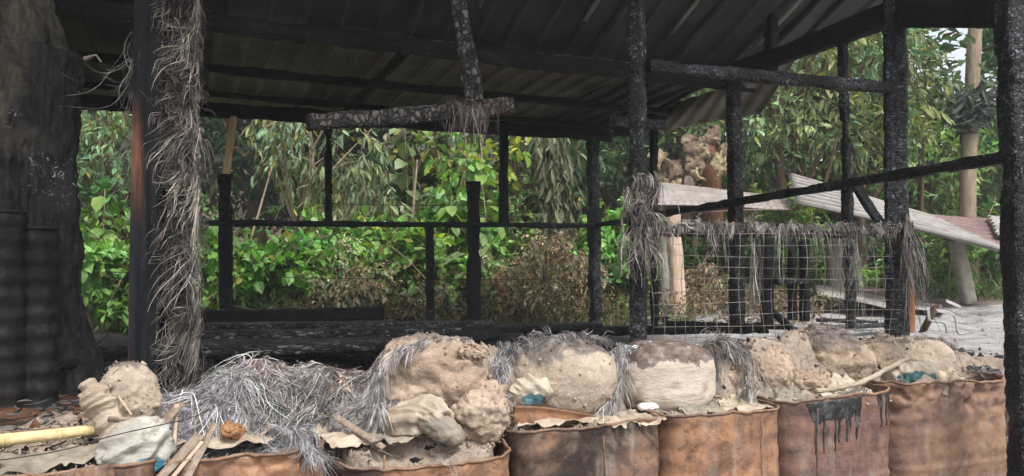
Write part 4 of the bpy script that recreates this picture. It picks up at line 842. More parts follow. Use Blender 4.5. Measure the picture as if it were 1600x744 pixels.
strip('fibre_band', 'white ash covered fibres on top of the cream sack', [(955, 548, 2.95), (1000, 541, 3.0), (1060, 545, 3.1), (1100, 550, 3.2)], 5, 500, (.03, .09), (.0015, .006), 18, (.5, .5, .52), .5)
strip('fibre_band', 'knotted grey fibre bundle over the narrow clay sack', [(1100, 540, 3.15), (1130, 530, 3.15), (1160, 545, 3.15), (1172, 590, 3.1), (1168, 625, 3.05)], 6, 620, (.06, .2), (.0015, .005), 20, (.33, .3, .28), .3)
strip('fibre_band', 'grey fibres falling on the left of the narrow clay sack', [(1110, 535, 3.15), (1115, 570, 3.1), (1112, 610, 3.05)], 4, 260, (.06, .18), (.0015, .004), 21, (.3, .28, .26), .2)
strip('fibre_band', 'pale loose fibres along the sooty drum rim', [(800, 672, 2.6), (850, 690, 2.62), (905, 672, 2.68)], 4, 140, (.06, .2), (.001, .003), 22, (.4, .38, .36), .3, .1)
strip('fibre_band', 'ashy fibres by the left edge of the round sack', [(790, 540, 2.8), (782, 580, 2.72), (795, 640, 2.68)], 6, 420, (.04, .14), (.0012, .003), 23, (.36, .35, .36), .4)
strip('fibre_band', 'grey fibres trailing over the rim of the smooth orange drum', [(1040, 648, 2.86), (1090, 646, 2.9), (1150, 642, 2.95)], 3, 150, (.04, .14), (.001, .003), 61, (.34, .32, .3), .4)
strip('fibre_band', 'fibres and straw trailing along the tar stained rim', [(1225, 628, 3.0), (1280, 622, 3.05), (1370, 606, 3.12)], 3, 170, (.04, .12), (.001, .003), 62, (.3, .28, .26), .4)
strip('fibre_band', 'few white threads fallen on the burst drum rim', [(660, 715, 2.36), (700, 712, 2.38), (690, 735, 2.34)], 6, 26, (.05, .14), (.001, .0025), 24, (.6, .58, .56), .5)
strip('fibre_band', 'coarse fibres around the last clay sack', [(1350, 560, 3.45), (1400, 530, 3.5), (1470, 530, 3.55), (1490, 570, 3.5)], 6, 380, (.04, .14), (.001, .003), 25, (.27, .25, .23), .4)
strip('fibre_band', 'tangle of thin wire like fibres behind the last drum', [(1490, 590, 3.5), (1530, 580, 3.5), (1565, 590, 3.5)], 6, 120, (.05, .16), (.001, .002), 26, (.28, .26, .25), .7)
strip('fibre_band', 'frayed grey fibres over the rim of the streaked drum', [(420, 672, 2.25), (470, 676, 2.25), (492, 715, 2.24)], 6, 330, (.05, .16), (.001, .003), 27, (.38, .37, .38), .4)
# ragged cord, slats, bamboo, wire in front at the left
o = thing('bamboo_pole', at(60, 680, 2.5), 'smooth yellow bamboo pole lying at the left edge', 'pole')
pts = smoothpath([at(-60, 694, 2.2), at(60, 682, 2.27), at(150, 671, 2.34)], 30); obj('culm', *tube(pts, np.interp(np.arange(30), [0, 29], [.0185, .015]), 16), M['bamboo'], o)
for t in (8, 19, 27): obj('node_ring', *tube(pts[t:t + 2] , 0.0195 - t * .00013, 16), M['bamboo'], o)
for k, (x0, y0, Y0, x1, y1, Y1, wd, m, lab) in enumerate([
    (168, 655, 2.2, 252, 660, 2.26, .02, 'wood', 'short flat slat lying across the white sack'), (232, 688, 2.16, 282, 630, 2.32, .034, 'wood', 'broad grey slat slanting beside the blue print'),
    (238, 760, 2.1, 312, 680, 2.2, .03, 'wood', 'long brown slat leaning at the bottom, left of the pale splint'), (258, 760, 2.1, 316, 690, 2.18, .014, 'wood_pale', 'thin pale splint between two brown slats'),
    (285, 760, 2.08, 336, 662, 2.24, .024, 'wood', 'dark brown slat right of the pale splint'), (272, 700, 2.25, 276, 632, 2.3, .012, 'wood_pale', 'upright yellowish splinter behind the slats'),
    (184, 618, 2.36, 205, 648, 2.24, .006, 'wood_pale', 'thin pale splinter on the upright clay sack'), (520, 648, 2.5, 600, 700, 2.36, .02, 'wood', 'weathered slat lying in the opening left of the burst drum'),
    (40, 742, 2.15, 135, 716, 2.2, .012, 'wood_pale', 'pale stick on the dirt at the bottom left')]):
    V, Fs = timber(at(x0, y0, Y0), at(x1, y1, Y1), wd, .008, side=unit(np.array([1., .2, .3])), res=.02, amp=.003, seed=k); obj('wood_slat', V, Fs, M[m], label=lab, cat='slat')
pts = smoothpath([at(-40, 725, 2.05), at(90, 705, 2.05), at(180, 680, 2.06), at(290, 655, 2.1), at(330, 640, 2.2)], 40); obj('thin_wire', *tube(pts, .0016, 5), M['wire_dark'], label='thin rusty wire crossing in front of the white sack', cat='wire')
V, Fs = sheet(at(40, 752, 2.0), at(178, 722, 2.02), at(50, 800, 2.0), at(186, 790, 2.0), 30, 12, lambda u, v: .008 * np.sin(u * 5 + v * 3), .003)
obj('metal_offcut', V, Fs, M['rust_dark'], label='rusty steel offcut standing below the white sack', cat='scrap metal')
V, Fs = sheet(at(595, 760, 2.24), at(785, 640, 2.5), at(610, 768, 2.2), at(792, 672, 2.44), 60, 8, lambda u, v: .02 * np.sin(u * 9) * v, .004)
pts = smoothpath([at(1275, 612, 3.05), at(1340, 600, 3.15), at(1390, 575, 3.3), at(1420, 560, 3.4)], 40)
obj('twisted_cord', *tube(pts, .01, 8, .006, 4, 60), M['cloth_dirty'], label='pale twisted cord running up beside the teal print', cat='cord')
# bracket and wood piece by the thick post
br = thing('door_bracket', at(1465, 520, 4.2), 'bent galvanised bracket leaning at the foot of the thick post', 'bracket')
for pth in ([(1462, 484, 4.2), (1490, 492, 4.2), (1497, 520, 4.2), (1512, 520, 4.2)], [(1478, 470, 4.22), (1500, 480, 4.22), (1488, 488, 4.22)], [(1450, 480, 4.2), (1452, 500, 4.2), (1475, 505, 4.2), (1480, 520, 4.2)]):
    obj('arm', *timber(at(*pth[0]), at(*pth[1]), .022, .006, res=.03), M['galv'], br); obj('arm', *tube(smoothpath([at(*p) for p in pth], 20), .006, 6), M['galv'], br)
lying('board_offcut', at(1442, 518, 4.25), at(1462, 478, 4.3), .07, .015, 'bark_brown', 'reddish board offcut leaning behind the bracket', res=.03)

# ------------------------------------------------------------------ scorched debris at the left
def fsurf(x, y): return np.maximum(gz(x, y), np.where((rown(x, y) < 1.48), hz(x, y), 0))
n = 3000; x = R.uniform(-3.2, -1.0, n); y = R.uniform(2.6, 5.6, n); ok = (rown(x, y) > .1); x, y = x[ok], y[ok]; n = len(x)
P = np.stack([x, y, fsurf(x, y) + .01], 1); D = np.stack([R.normal(1, .5, n), R.normal(0, .6, n), R.normal(0, .2, n)], 1)
V, Fq, c = strands(P, D, R.uniform(.03, .16, n), R.uniform(.002, .009, n), grav=.05, curl=.3, steps=5, surf=fsurf, seed=41, base=(.06, .06, .062), cv=.9)
obj('burnt_litter', V, Fq, M['fibre'], col=c, label='blackened leaf and stick litter around the scorched tree', cat='litter', kind='stuff')
n = 1500; x = R.uniform(-3.0, -1.0, n); y = R.uniform(2.6, 5.2, n); ok = rown(x, y) > .1; C = np.stack([x[ok], y[ok], fsurf(x[ok], y[ok])], 1)
V, Fc = crumbs(C, R.gamma(1.5, .006, len(C)).clip(.003, .025), 4); obj('earth_clods', V, Fc, M['earth_red'], smooth=False, label='reddish scorched clods strewn below the tree', cat='rubble', kind='stuff')
lying('charred_log', at(20, 592, 2.95), at(200, 548, 3.7), .06, .05, 'char', 'charred log lying at the foot of the scorched tree', 'log', res=.02, char=.006, sharp=2.2)
for k, (x0, y0, Y0, x1, y1, Y1) in enumerate([(60, 640, 3.1, 130, 628, 3.2), (110, 590, 3.6, 190, 612, 3.4), (0, 655, 3.0, 90, 668, 2.95)]):
    lying('charred_stick', at(x0, y0, Y0), at(x1, y1, Y1), .025, .02, 'char_ashy', ['ashy stick lying on the red earth', 'black stick beside the charred log', 'low charred stick above the bamboo pole'][k], 'stick', res=.02, char=.003)
# ash chips & char lumps on the floor behind the row
n = 3600; q = row_pt(R.uniform(-.9, 3.4, n), R.uniform(.35, 2.6, n)); z = np.maximum(gz(q[:, 0], q[:, 1]), np.where(rown(q[:, 0], q[:, 1]) < 1.48, hz(q[:, 0], q[:, 1]), 0)); C = np.column_stack([q, z + .004])
V, Fc = crumbs(C, R.gamma(1.4, .008, n).clip(.003, .028), 7); obj('charcoal_rubble', V, Fc, M['char_ashy'], smooth=False, label='broken charcoal and ash covering the shelter floor', cat='rubble', kind='stuff')

n = 1500; x = R.uniform(1.9, 8.5, n); y = R.uniform(4.6, 10.2, n); C = np.stack([x, y, gz(x, y) + .002], 1)
V, Fc = crumbs(C, R.gamma(1.2, .006, n).clip(.002, .03), 9); obj('ash_debris', V, Fc, M['ash_bits'], smooth=False, label='black and grey crumbs strewn over the white ash field', cat='rubble', kind='stuff')
n = 260; x = R.uniform(1.9, 8., n); y = R.uniform(4.6, 10., n); P = np.stack([x, y, gz(x, y) + .01], 1)
V, Fq, c = strands(P, np.stack([R.normal(1, .5, n), R.normal(0, .7, n), R.normal(0, .1, n)], 1), R.uniform(.05, .3, n), R.uniform(.003, .01, n), grav=.03, curl=.25, steps=5, surf=gz, seed=42, base=(.22, .2, .18), cv=.4)
obj('ash_litter', V, Fq, M['fibre'], col=c, label='scattered burnt sticks and flakes on the white ash field', cat='litter', kind='stuff')
for k, (x0, y0, Y0, x1, y1, Y1, wd) in enumerate([(1290, 512, 6.6, 1385, 508, 6.9, .1), (1275, 500, 7.4, 1372, 503, 7.2, .07), (1130, 508, 6.8, 1190, 516, 6.2, .08)]):
    lying('charred_stick', at(x0, y0, Y0), at(x1, y1, Y1), wd, .04, ['char_ashy', 'char', 'char'][k], ['grey scorched board on the ash right of the bench frame', 'black stick behind the grey scorched board', 'short black timber on the ash left of the bench frame'][k], 'stick', res=.03, char=.004)
# ------------------------------------------------------------------ scorched tree at the left
tr = thing('scorched_tree', at(30, 560, 3.4), 'huge scorched tree trunk with fluted base at the left edge', 'tree')
c0 = at(-22, 0, 3.45); n = 220; nz = 230; th, zz = np.meshgrid(np.arange(n) / n * 2 * math.pi, np.linspace(.7, 2.95, nz), indexing='xy'); th = th.ravel(); zz = zz.ravel()
def trunk_r(th, z):
    r = .3 - .1 * sstep(2.3, 2.75, z) + .07 * sstep(1.5, .85, z) ** 1.5
    r = r + .02 * np.cos(th * 8 + z * .8) + .012 * np.cos(th * 3 + 1 - z) + .03 * fbm(np.stack([np.cos(th) * 2, np.sin(th) * 2, z * .8], 1), 1.6, 3, 5) - .02 * abs(noise(np.stack([np.cos(th) * 2, np.sin(th) * 2, z * .5], 1), 4.5, 6)) ** .5 + .008 * fbm(np.stack([np.cos(th) * 2, np.sin(th) * 2, z * 2.5], 1), 9, 3, 7)
    d = np.abs((th - (-.15) + math.pi) % (2 * math.pi) - math.pi)
    return r + .12 * np.exp(-(d / .5) ** 2) * sstep(2.4 + .03 * np.sin(th * 9), 2.36, z) * (1 - .3 * sstep(2.2, 1.9, z)) + .08 * np.exp(-(d / .5) ** 2) * sstep(1.45, .9, z)
r = trunk_r(th, zz); V = np.stack([c0[0] + r * np.cos(th) - .0 * zz, c0[1] + r * np.sin(th), zz], 1); V[:, :2] += unit(V[:, :2] - c0[:2]) * (.01 * fbm(V, 12, 3, 8))[:, None]
to = obj('trunk', V - WL[tr.name] * 0, gridF(nz, n, True), M['trunk'], tr)
obj('broken_snag', *tube([at(132, 92, 3.3), at(150, 86, 3.3), at(158, 97, 3.3)], [.012, .007, .003], 7, .006, 3, 40), M['bark_pale'], tr)

# ------------------------------------------------------------------ scrap roofs and posts at the right
def csheet(name, c, waves, m, lab, dirn='v', nu=60, nv=80, amp=.018, parent=None, cat='metal sheet', th=.004, warp=.02, seed=0):
    def fn(u, v):
        t = v if dirn == 'v' else u; return amp * np.sin(t * waves * 2 * math.pi) + warp * np.sin(u * 3 + v * 2 + seed)
    V, Fs = sheet(*[at(*p) for p in c], nu, nv, fn, th); return obj(name, V, Fs, M[m], parent, label=lab, cat=cat)
csheet('corrugated_sheet', [(1026, 320, 8.3), (1232, 330, 8.9), (1030, 287, 9.2), (1245, 305, 9.8)], 4, 'corr_pink', 'pinkish weathered roof sheet lying level above the wire strip', 'v', 40, 60, .02)
csheet('corrugated_sheet', [(1245, 318, 8.6), (1574, 393, 8.0), (1233, 274, 9.4), (1450, 334, 9.3)], 8, 'corr_grey', 'long grey corrugated sheet sloping down to the right', 'v', 30, 130, .04)
csheet('corrugated_sheet', [(1436, 358, 9.1), (1568, 390, 8.6), (1425, 335, 9.8), (1544, 338, 10.1)], 7, 'corr_brown', 'red brown corrugated sheet behind the long grey sheet', 'v', 30, 120, .02)
csheet('corrugated_sheet', [(1558, 366, 8.9), (1600, 396, 8.8), (1543, 338, 9.9), (1610, 340, 10.0)], 6, 'corr_grey', 'short greyish corrugated sheet right of the red brown one', 'v', 20, 80, .018)
csheet('corrugated_sheet', [(1030, 337, 8.5), (1236, 328, 8.7), (1030, 322, 8.8), (1236, 322, 9.0)], 1, 'corr_brown', 'narrow brown sheet edge under the pinkish roof sheet', 'v', 20, 20, .004)
csheet('corrugated_sheet', [(1278, 462, 8.6), (1392, 484, 8.2), (1272, 448, 9.2), (1395, 462, 9.3)], 5, 'corr_grey', 'pale corrugated sheet lying on the ground behind the mesh', 'v', 20, 70, .02)
csheet('corrugated_sheet', [(1340, 470, 9.2), (1440, 474, 9.2), (1345, 448, 10.2), (1450, 458, 10.2)], 5, 'corr_brown', 'rusty sheet on the ground behind the pale one', 'v', 20, 70, .02)
csheet('corrugated_sheet', [(1452, 484, 9.2), (1590, 478, 9.6), (1432, 468, 10.), (1580, 470, 10.6)], 4, 'corr_brown', 'reddish sheet lying flat beyond the ash field', 'v', 20, 70, .02)
csheet('corrugated_sheet', [(1180, 478, 8.8), (1290, 486, 8.6), (1185, 466, 9.4), (1285, 470, 9.4)], 4, 'corr_brown', 'low rusty sheet on the ground right of the bench frame', 'v', 20, 70, .02)
csheet('corrugated_sheet', [(1385, 482, 8.4), (1475, 490, 8.2), (1392, 470, 9.2), (1470, 473, 9.2)], 4, 'corr_grey', 'grey sheet flat on the ground behind the thick post', 'v', 20, 70, .02)
csheet('corrugated_sheet', [(1032, 492, 7.6), (1056, 492, 7.6), (1028, 478, 8.2), (1050, 484, 8.2)], 4, 'corr_grey', 'small corrugated scrap at the foot of the leaning pale board', 'u', 60, 10, .03)
for k, (x0, y0, Y0, x1, y1, Y1) in enumerate([(1270, 497, 8.6, 1590, 488, 9.0), (1280, 487, 9.1, 1600, 481, 9.5), (1180, 503, 8.2, 1440, 500, 8.4)]):
    pts = [at(x0 + (x1 - x0) * t, y0 + (y1 - y0) * t, Y0 + (Y1 - Y0) * t) + UP * .012 * math.sin(t * 7 + k) for t in np.linspace(0, 1, 16)]
    obj('grey_pole', *tube(pts, .035, 10, .004, k), M['bamboo_grey'], label=['front grey bamboo pole on the ground beyond the ash', 'second grey bamboo pole, behind the front one', 'short grey pole lying behind the bench frame'][k], cat='pole')
def stand(name, x0, y0, x1, y1, Y, wpx, m, lab, cat, sharp=6., **k):
    V, Fs = timber(at(x0, y0, Y), at(x1, y1, Y), wpx / F * Y, wpx / F * Y * .8, side=np.array([1., .3, 0]), res=.04, sharp=sharp, **k); return obj(name, V, Fs, M[m], label=lab, cat=cat)
stand('leaning_post', 1514, 474, 1492, 372, 9.4, 23, 'concrete', 'leaning concrete post propping the grey corrugated sheet', 'post')
stand('pale_board', 1062, 492, 1050, 330, 8.0, 21, 'wood_pale', 'leaning pale raw wood board behind the mesh', 'board', amp=.008)
stand('fence_post', 1040, 495, 1042, 335, 8.4, 20, 'concrete', 'grey green post left of the pale leaning board', 'post')
stand('tree_stump', 1312, 462, 1306, 360, 9.6, 34, 'bark_pale', 'pale peeling tree stump under the sloping grey sheet', 'tree trunk', 2.2, amp=.02)

# ------------------------------------------------------------------ foliage
def leaves(P, D, N, L, W, lod=0, droop=.15, fold=.25):
    n = len(P); D = unit(D); S_ = unit(np.cross(D, N)); U = np.cross(S_, D); L = np.broadcast_to(L, (n,))[:, None]; W = np.broadcast_to(W, (n,))[:, None]
    if lod == 0:
        V = np.stack([P, P + D * L * .45 + S_ * W * .5 + U * W * fold, P + D * L - U * L * droop, P + D * L * .45 - S_ * W * .5 + U * W * fold], 1)
        T_ = np.array([[0, 1, 2], [0, 2, 3]]); m = 4
        return V.reshape(-1, 3), [(T_[None] + np.arange(n)[:, None, None] * m).reshape(-1, 3)], m
    m1 = P + D * L * .3 - U * L * droop * .1; m2 = P + D * L * .68 - U * L * droop * .45; tip = P + D * L * .98 - U * L * droop
    V = np.stack([P, m1 + S_ * W * .45 + U * W * fold * .6, m1, m1 - S_ * W * .45 + U * W * fold * .6, m2 + S_ * W * .42 + U * W * fold * .5, m2, m2 - S_ * W * .42 + U * W * fold * .5, tip], 1)
    T_ = np.array([[0, 1, 2], [0, 2, 3], [4, 7, 5], [5, 7, 6]]); Q = np.array([[1, 4, 5, 2], [2, 5, 6, 3]]); o_ = np.arange(n)[:, None, None] * 8
    return V.reshape(-1, 3), [(Q[None] + o_).reshape(-1, 4), (T_[None] + o_).reshape(-1, 3)], 8
def crown(r, clumps, crad, twigs, lper, L, W, base, cv=.2, hue=.12, droop=.3, hang_=0., lod=0, tl=.35, yellow=.05, ybase=(.35, .33, .06)):
    """clumps: (k,3) centres; each has twigs pointing outwards, each twig carries leaves on both sides"""
    k = len(clumps); n = k * twigs; C = np.repeat(clumps, twigs, 0); d = unit(r.normal(0, 1, (n, 3)) * np.array([1, 1, .7])); rad = np.repeat(np.broadcast_to(crad, (k,)), twigs)
    st_ = C + d * (rad * r.uniform(.15, .85, n))[:, None]; td = unit(d + np.array([0, 0, -hang_]) + r.normal(0, .35, (n, 3)))
    t = np.tile((np.arange(lper) + .5) / lper, n); ST = np.repeat(st_, lper, 0); TD = np.repeat(td, lper, 0); Lt = np.repeat(tl * r.uniform(.5, 1.2, n), lper)
    P = ST + TD * (t * Lt)[:, None] + np.array([0, 0, -1.]) * (t * t * Lt * droop)[:, None]
    sd_ = unit(np.cross(TD, r.normal(0, 1, (len(P), 3)))); D = unit(TD * .6 + sd_ * .8 + np.array([0, 0, -hang_ * 1.1]) + r.normal(0, .2, (len(P), 3)))
    N = unit(np.array([0, 0, 1.]) + r.normal(0, .45, (len(P), 3)))
    Ls = r.uniform(*L, len(P)) * np.repeat(np.repeat(r.uniform(.6, 1.3, k), twigs), lper) * np.where(r.random(len(P)) < .2, .6, 1.); V, Fs, m = leaves(P, D, N, Ls, Ls * r.uniform(*W, len(P)), lod, droop * .6)
    tc = np.repeat(np.repeat(1 + cv * r.normal(0, 1, k), twigs), lper) * (1 + .22 * r.normal(0, 1, len(P))); hu = np.repeat(np.repeat(r.normal(0, hue, k), twigs), lper)
    c = np.array(base)[None] * 1.22 * tc.clip(.2, 2.2)[:, None]; c[:, 0] *= 1 + hu * 1.3; c[:, 2] *= (1 - .6 * hu).clip(.6, 1.1)
    dk = r.random(len(P)) < .07; c[dk] = np.array((.1, .075, .04)) * r.uniform(.4, 1.3, (dk.sum(), 1))
    yl = r.random(len(P)) < yellow; c[yl] = np.array(ybase) * r.uniform(.6, 1.1, (yl.sum(), 1))
    return V, Fs, np.repeat(c, m, 0), st_, td
def limbs(b, base, clumps, r, r0=.08, cnt=8, bend=.2):
    for c in clumps[:cnt]:
        h = r.uniform(.35, .8); s0 = base + (np.array([base[0] + (c[0] - base[0]) * .12, base[1] + (c[1] - base[1]) * .12, c[2]]) - base) * h * .9
        mid = (s0 + c) / 2 + r.normal(0, bend, 3) * .3; v, f = tube(smoothpath([s0, mid, c], 8), np.linspace(r0 * .45, r0 * .12, 8), 5); b.add(v, f)
def tree(name, lab, px, Y, hts, rx, trunk_r_, ncl, leafL, leafW, base, bark='bark_brown', cat='tree', group=None, seed=0, crad=.5, twigs=20, lper=6, ztop=None, lean=0., root=None, stems=1, **k):
    """hts=(crown bottom z, crown top z) above the ground; rx crown radius in metres"""
    r = np.random.default_rng(seed); g = at(px, 0, Y); gzv = float(gz(g[0], g[1])); B = np.array([g[0], g[1], gzv]); z0, z1 = hts
    root = thing(name, B, lab, cat, group)
    u = unit(r.normal(0, 1, (ncl, 3))) * r.uniform(.45, 1., (ncl, 1)) ** .6; C = B + np.stack([u[:, 0] * rx + lean, u[:, 1] * rx, (z0 + z1) / 2 + u[:, 2] * (z1 - z0) / 2], 1)
    V, Fs, c, st_, td = crown(r, C, crad, twigs, lper, leafL, leafW, base, **k)
    b = MB()
    for s_ in range(stems):
        o_ = r.normal(0, .12 if stems > 1 else 0, 3) * np.array([1, 1, 0]); top = B + np.array([lean * .8, 0, z0 + (z1 - z0) * .75]) + r.normal(0, .25 if stems > 1 else .05, 3) * np.array([1, 1, .2])
        pts = smoothpath([B + o_ - UP * .1, B + o_ + (top - B) * .35 + r.normal(0, .06, 3), B + o_ + (top - B) * .7 + r.normal(0, .08, 3), top], 18)
        v, f = tube(pts, np.linspace(trunk_r_, trunk_r_ * .3, 18), 9, trunk_r_ * .12, seed, 8); b.add(v, f)
    limbs(b, B, C, r, trunk_r_ * 1.1, min(ncl, 14))
    for q_ in r.integers(0, len(st_), 26): v, f = tube([st_[q_] - td[q_] * .22 - UP * .06, st_[q_], st_[q_] + td[q_] * .25], np.array([.006, .0045, .002]) * (1 if Y < 10 else 1.8), 4); b.add(v, f)
    b.obj('trunk' if trunk_r_ > .03 else 'stem', M[bark], root)
    obj('crown' if cat == 'tree' else 'foliage', V, Fs, M[k.get('mat_', 'leaf')] if False else (M['dry'] if name.startswith('dry') or name.startswith('wilted') else M['leaf']), root, col=c, smooth=False)
    return root
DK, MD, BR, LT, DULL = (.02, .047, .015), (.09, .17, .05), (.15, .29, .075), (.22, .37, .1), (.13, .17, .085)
# far wood on the slope: one mass, too deep to count
def farwood():
    r = np.random.default_rng(5); b = MB(); n = 420
    x = r.uniform(-32, 34, n); y = r.uniform(21, 40, n); z = gz(x, y) + r.uniform(.3, 7.5, n) * (1 - .0 * x); keep = ~((x / y > .38) & (x / y < .66) & ((z - EYE) / y > .06))
    C = np.stack([x, y, z], 1)[keep]
    V, Fs, c, _, _ = crown(r, C, 1.5, 26, 6, (.28, .5), (.4, .6), (.04, .085, .025), cv=.4, tl=1., hue=.2)
    obj('far_woods', V, Fs, M['leaf'], col=c, smooth=False, label='dense far wood rising behind the clearing', cat='woods', kind='stuff')
farwood()
gB = 'trees behind the shelter'
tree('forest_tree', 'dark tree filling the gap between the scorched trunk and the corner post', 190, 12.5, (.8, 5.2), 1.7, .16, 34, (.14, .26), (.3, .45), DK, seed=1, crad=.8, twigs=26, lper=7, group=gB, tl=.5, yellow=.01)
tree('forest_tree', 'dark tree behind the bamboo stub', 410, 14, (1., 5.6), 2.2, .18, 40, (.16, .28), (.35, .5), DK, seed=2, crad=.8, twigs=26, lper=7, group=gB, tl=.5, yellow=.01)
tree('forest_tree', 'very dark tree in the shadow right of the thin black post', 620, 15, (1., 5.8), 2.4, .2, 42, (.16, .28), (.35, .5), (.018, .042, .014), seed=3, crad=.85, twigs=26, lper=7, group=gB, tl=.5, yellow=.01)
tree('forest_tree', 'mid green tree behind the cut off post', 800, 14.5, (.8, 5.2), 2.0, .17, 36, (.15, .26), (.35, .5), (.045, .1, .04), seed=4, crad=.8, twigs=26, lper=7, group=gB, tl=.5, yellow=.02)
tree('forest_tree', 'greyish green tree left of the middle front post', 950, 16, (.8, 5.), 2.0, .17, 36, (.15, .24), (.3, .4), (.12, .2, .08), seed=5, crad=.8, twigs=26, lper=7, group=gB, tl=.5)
tree('forest_tree', 'mid green tree behind the dead banana plant', 1075, 15, (1., 5.2), 1.8, .17, 32, (.16, .28), (.35, .5), MD, seed=6, crad=.8, twigs=26, lper=7, group=gB, tl=.5)
# left: glossy leaves close behind
tree('leafy_tree', 'glossy leaved branches left of the corner post', 190, 8.6, (1.2, 2.7), .55, .05, 14, (.08, .16), (.25, .38), (.11, .19, .08), seed=7, crad=.3, twigs=16, lper=7, group=gB, hang_=.5, tl=.35, lod=1)
tree('wilted_tree', 'wilted tree with drooping pale lance leaves right of the bamboo stub', 465, 8.8, (1.25, 2.7), .62, .04, 13, (.09, .17), (.18, .27), (.2, .26, .14), bark='bark_tan', seed=8, crad=.26, twigs=12, lper=8, group=gB, hang_=.7, tl=.3, lod=1, lean=.1)
tree('wilted_tree', 'drooping pale leaves just right of the thin black post', 560, 8.9, (1.15, 1.7), .3, .03, 7, (.1, .18), (.18, .26), (.19, .24, .13), bark='bark_tan', seed=9, crad=.24, twigs=16, lper=8, group=gB, hang_=1.1, tl=.3, lod=1)
# middle
tree('young_tree', 'yellow green leafy young tree around the cut off post', 735, 9.2, (.9, 2.15), .5, .035, 15, (.08, .16), (.5, .75), (.17, .26, .05), bark='bark_tan', seed=10, crad=.3, twigs=10, lper=5, group=gB, tl=.3, lod=1, yellow=.12)
tree('young_tree', 'dark broad leaved young tree left of the yellow green one', 640, 9.8, (1., 2.2), .6, .04, 14, (.1, .18), (.45, .65), (.05, .1, .04), bark='bark_tan', seed=11, crad=.32, twigs=11, lper=6, group=gB, tl=.3, lod=1)
tree('young_tree', 'grey leaved young tree under the broken hanging beam', 700, 10.2, (1.9, 2.6), .6, .04, 9, (.14, .24), (.4, .55), (.15, .17, .13), bark='bark_tan', seed=12, crad=.3, twigs=9, lper=5, group=gB, tl=.35, lod=1, hang_=.3)
tree('leafy_tree', 'bluish green dense leaves left of the speckled corner post', 815, 11.5, (1.2, 3.2), .9, .07, 22, (.1, .16), (.35, .45), (.07, .14, .07), seed=13, crad=.4, twigs=24, lper=8, group=gB, tl=.35)
# right
tree('wilted_tree', 'big dull green tree with limp leaves right of the speckled grey post', 1235, 10.4, (1.75, 3.9), 1.15, .09, 50, (.08, .17), (.28, .42), (.19, .25, .12), seed=14, crad=.36, twigs=16, lper=8, group=gB, hang_=.3, tl=.35, lod=1)
tree('wilted_tree', 'dull green crown between the thin post and the thick post', 1345, 10.8, (1.9, 4.0), .85, .08, 34, (.08, .17), (.28, .42), (.18, .25, .11), seed=15, crad=.36, twigs=16, lper=8, group=gB, hang_=.25, tl=.35, lod=1)
tree('leafy_tree', 'fresh green tree right of the thick scaly post', 1430, 12.5, (1.2, 3.2), .7, .08, 24, (.12, .22), (.35, .5), (.17, .29, .1), seed=16, crad=.45, twigs=18, lper=7, group=gB, tl=.4)
tree('leafy_tree', 'bright pale green tree behind the tall thin trunk', 1585, 15, (.8, 3.1), 1., .1, 36, (.16, .28), (.4, .6), (.22, .38, .14), seed=17, crad=.5, twigs=18, lper=7, group=gB, tl=.45)
tree('leafy_tree', 'tall green crown at the right edge behind the nearest post', 1612, 13, (2.2, 5.6), .5, .1, 26, (.16, .28), (.35, .5), (.09, .19, .05), seed=18, crad=.5, twigs=18, lper=7, group=gB, tl=.45)
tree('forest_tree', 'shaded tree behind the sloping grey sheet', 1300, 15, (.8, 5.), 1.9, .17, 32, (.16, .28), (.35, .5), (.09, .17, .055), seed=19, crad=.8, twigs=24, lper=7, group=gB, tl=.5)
tree('leafy_tree', 'dark leaved branch clump right of the thick post', 1438, 11.2, (2.4, 4.4), .16, .03, 5, (.1, .18), (.4, .55), (.09, .15, .07), seed=31, crad=.28, twigs=10, lper=6, group=gB, tl=.3, lod=1)
tree('forest_tree', 'light green tree far behind the ash field', 1430, 18, (.4, 2.4), 2.2, .17, 36, (.16, .28), (.35, .5), (.17, .3, .1), seed=20, crad=.8, twigs=24, lper=7, group=gB, tl=.5)
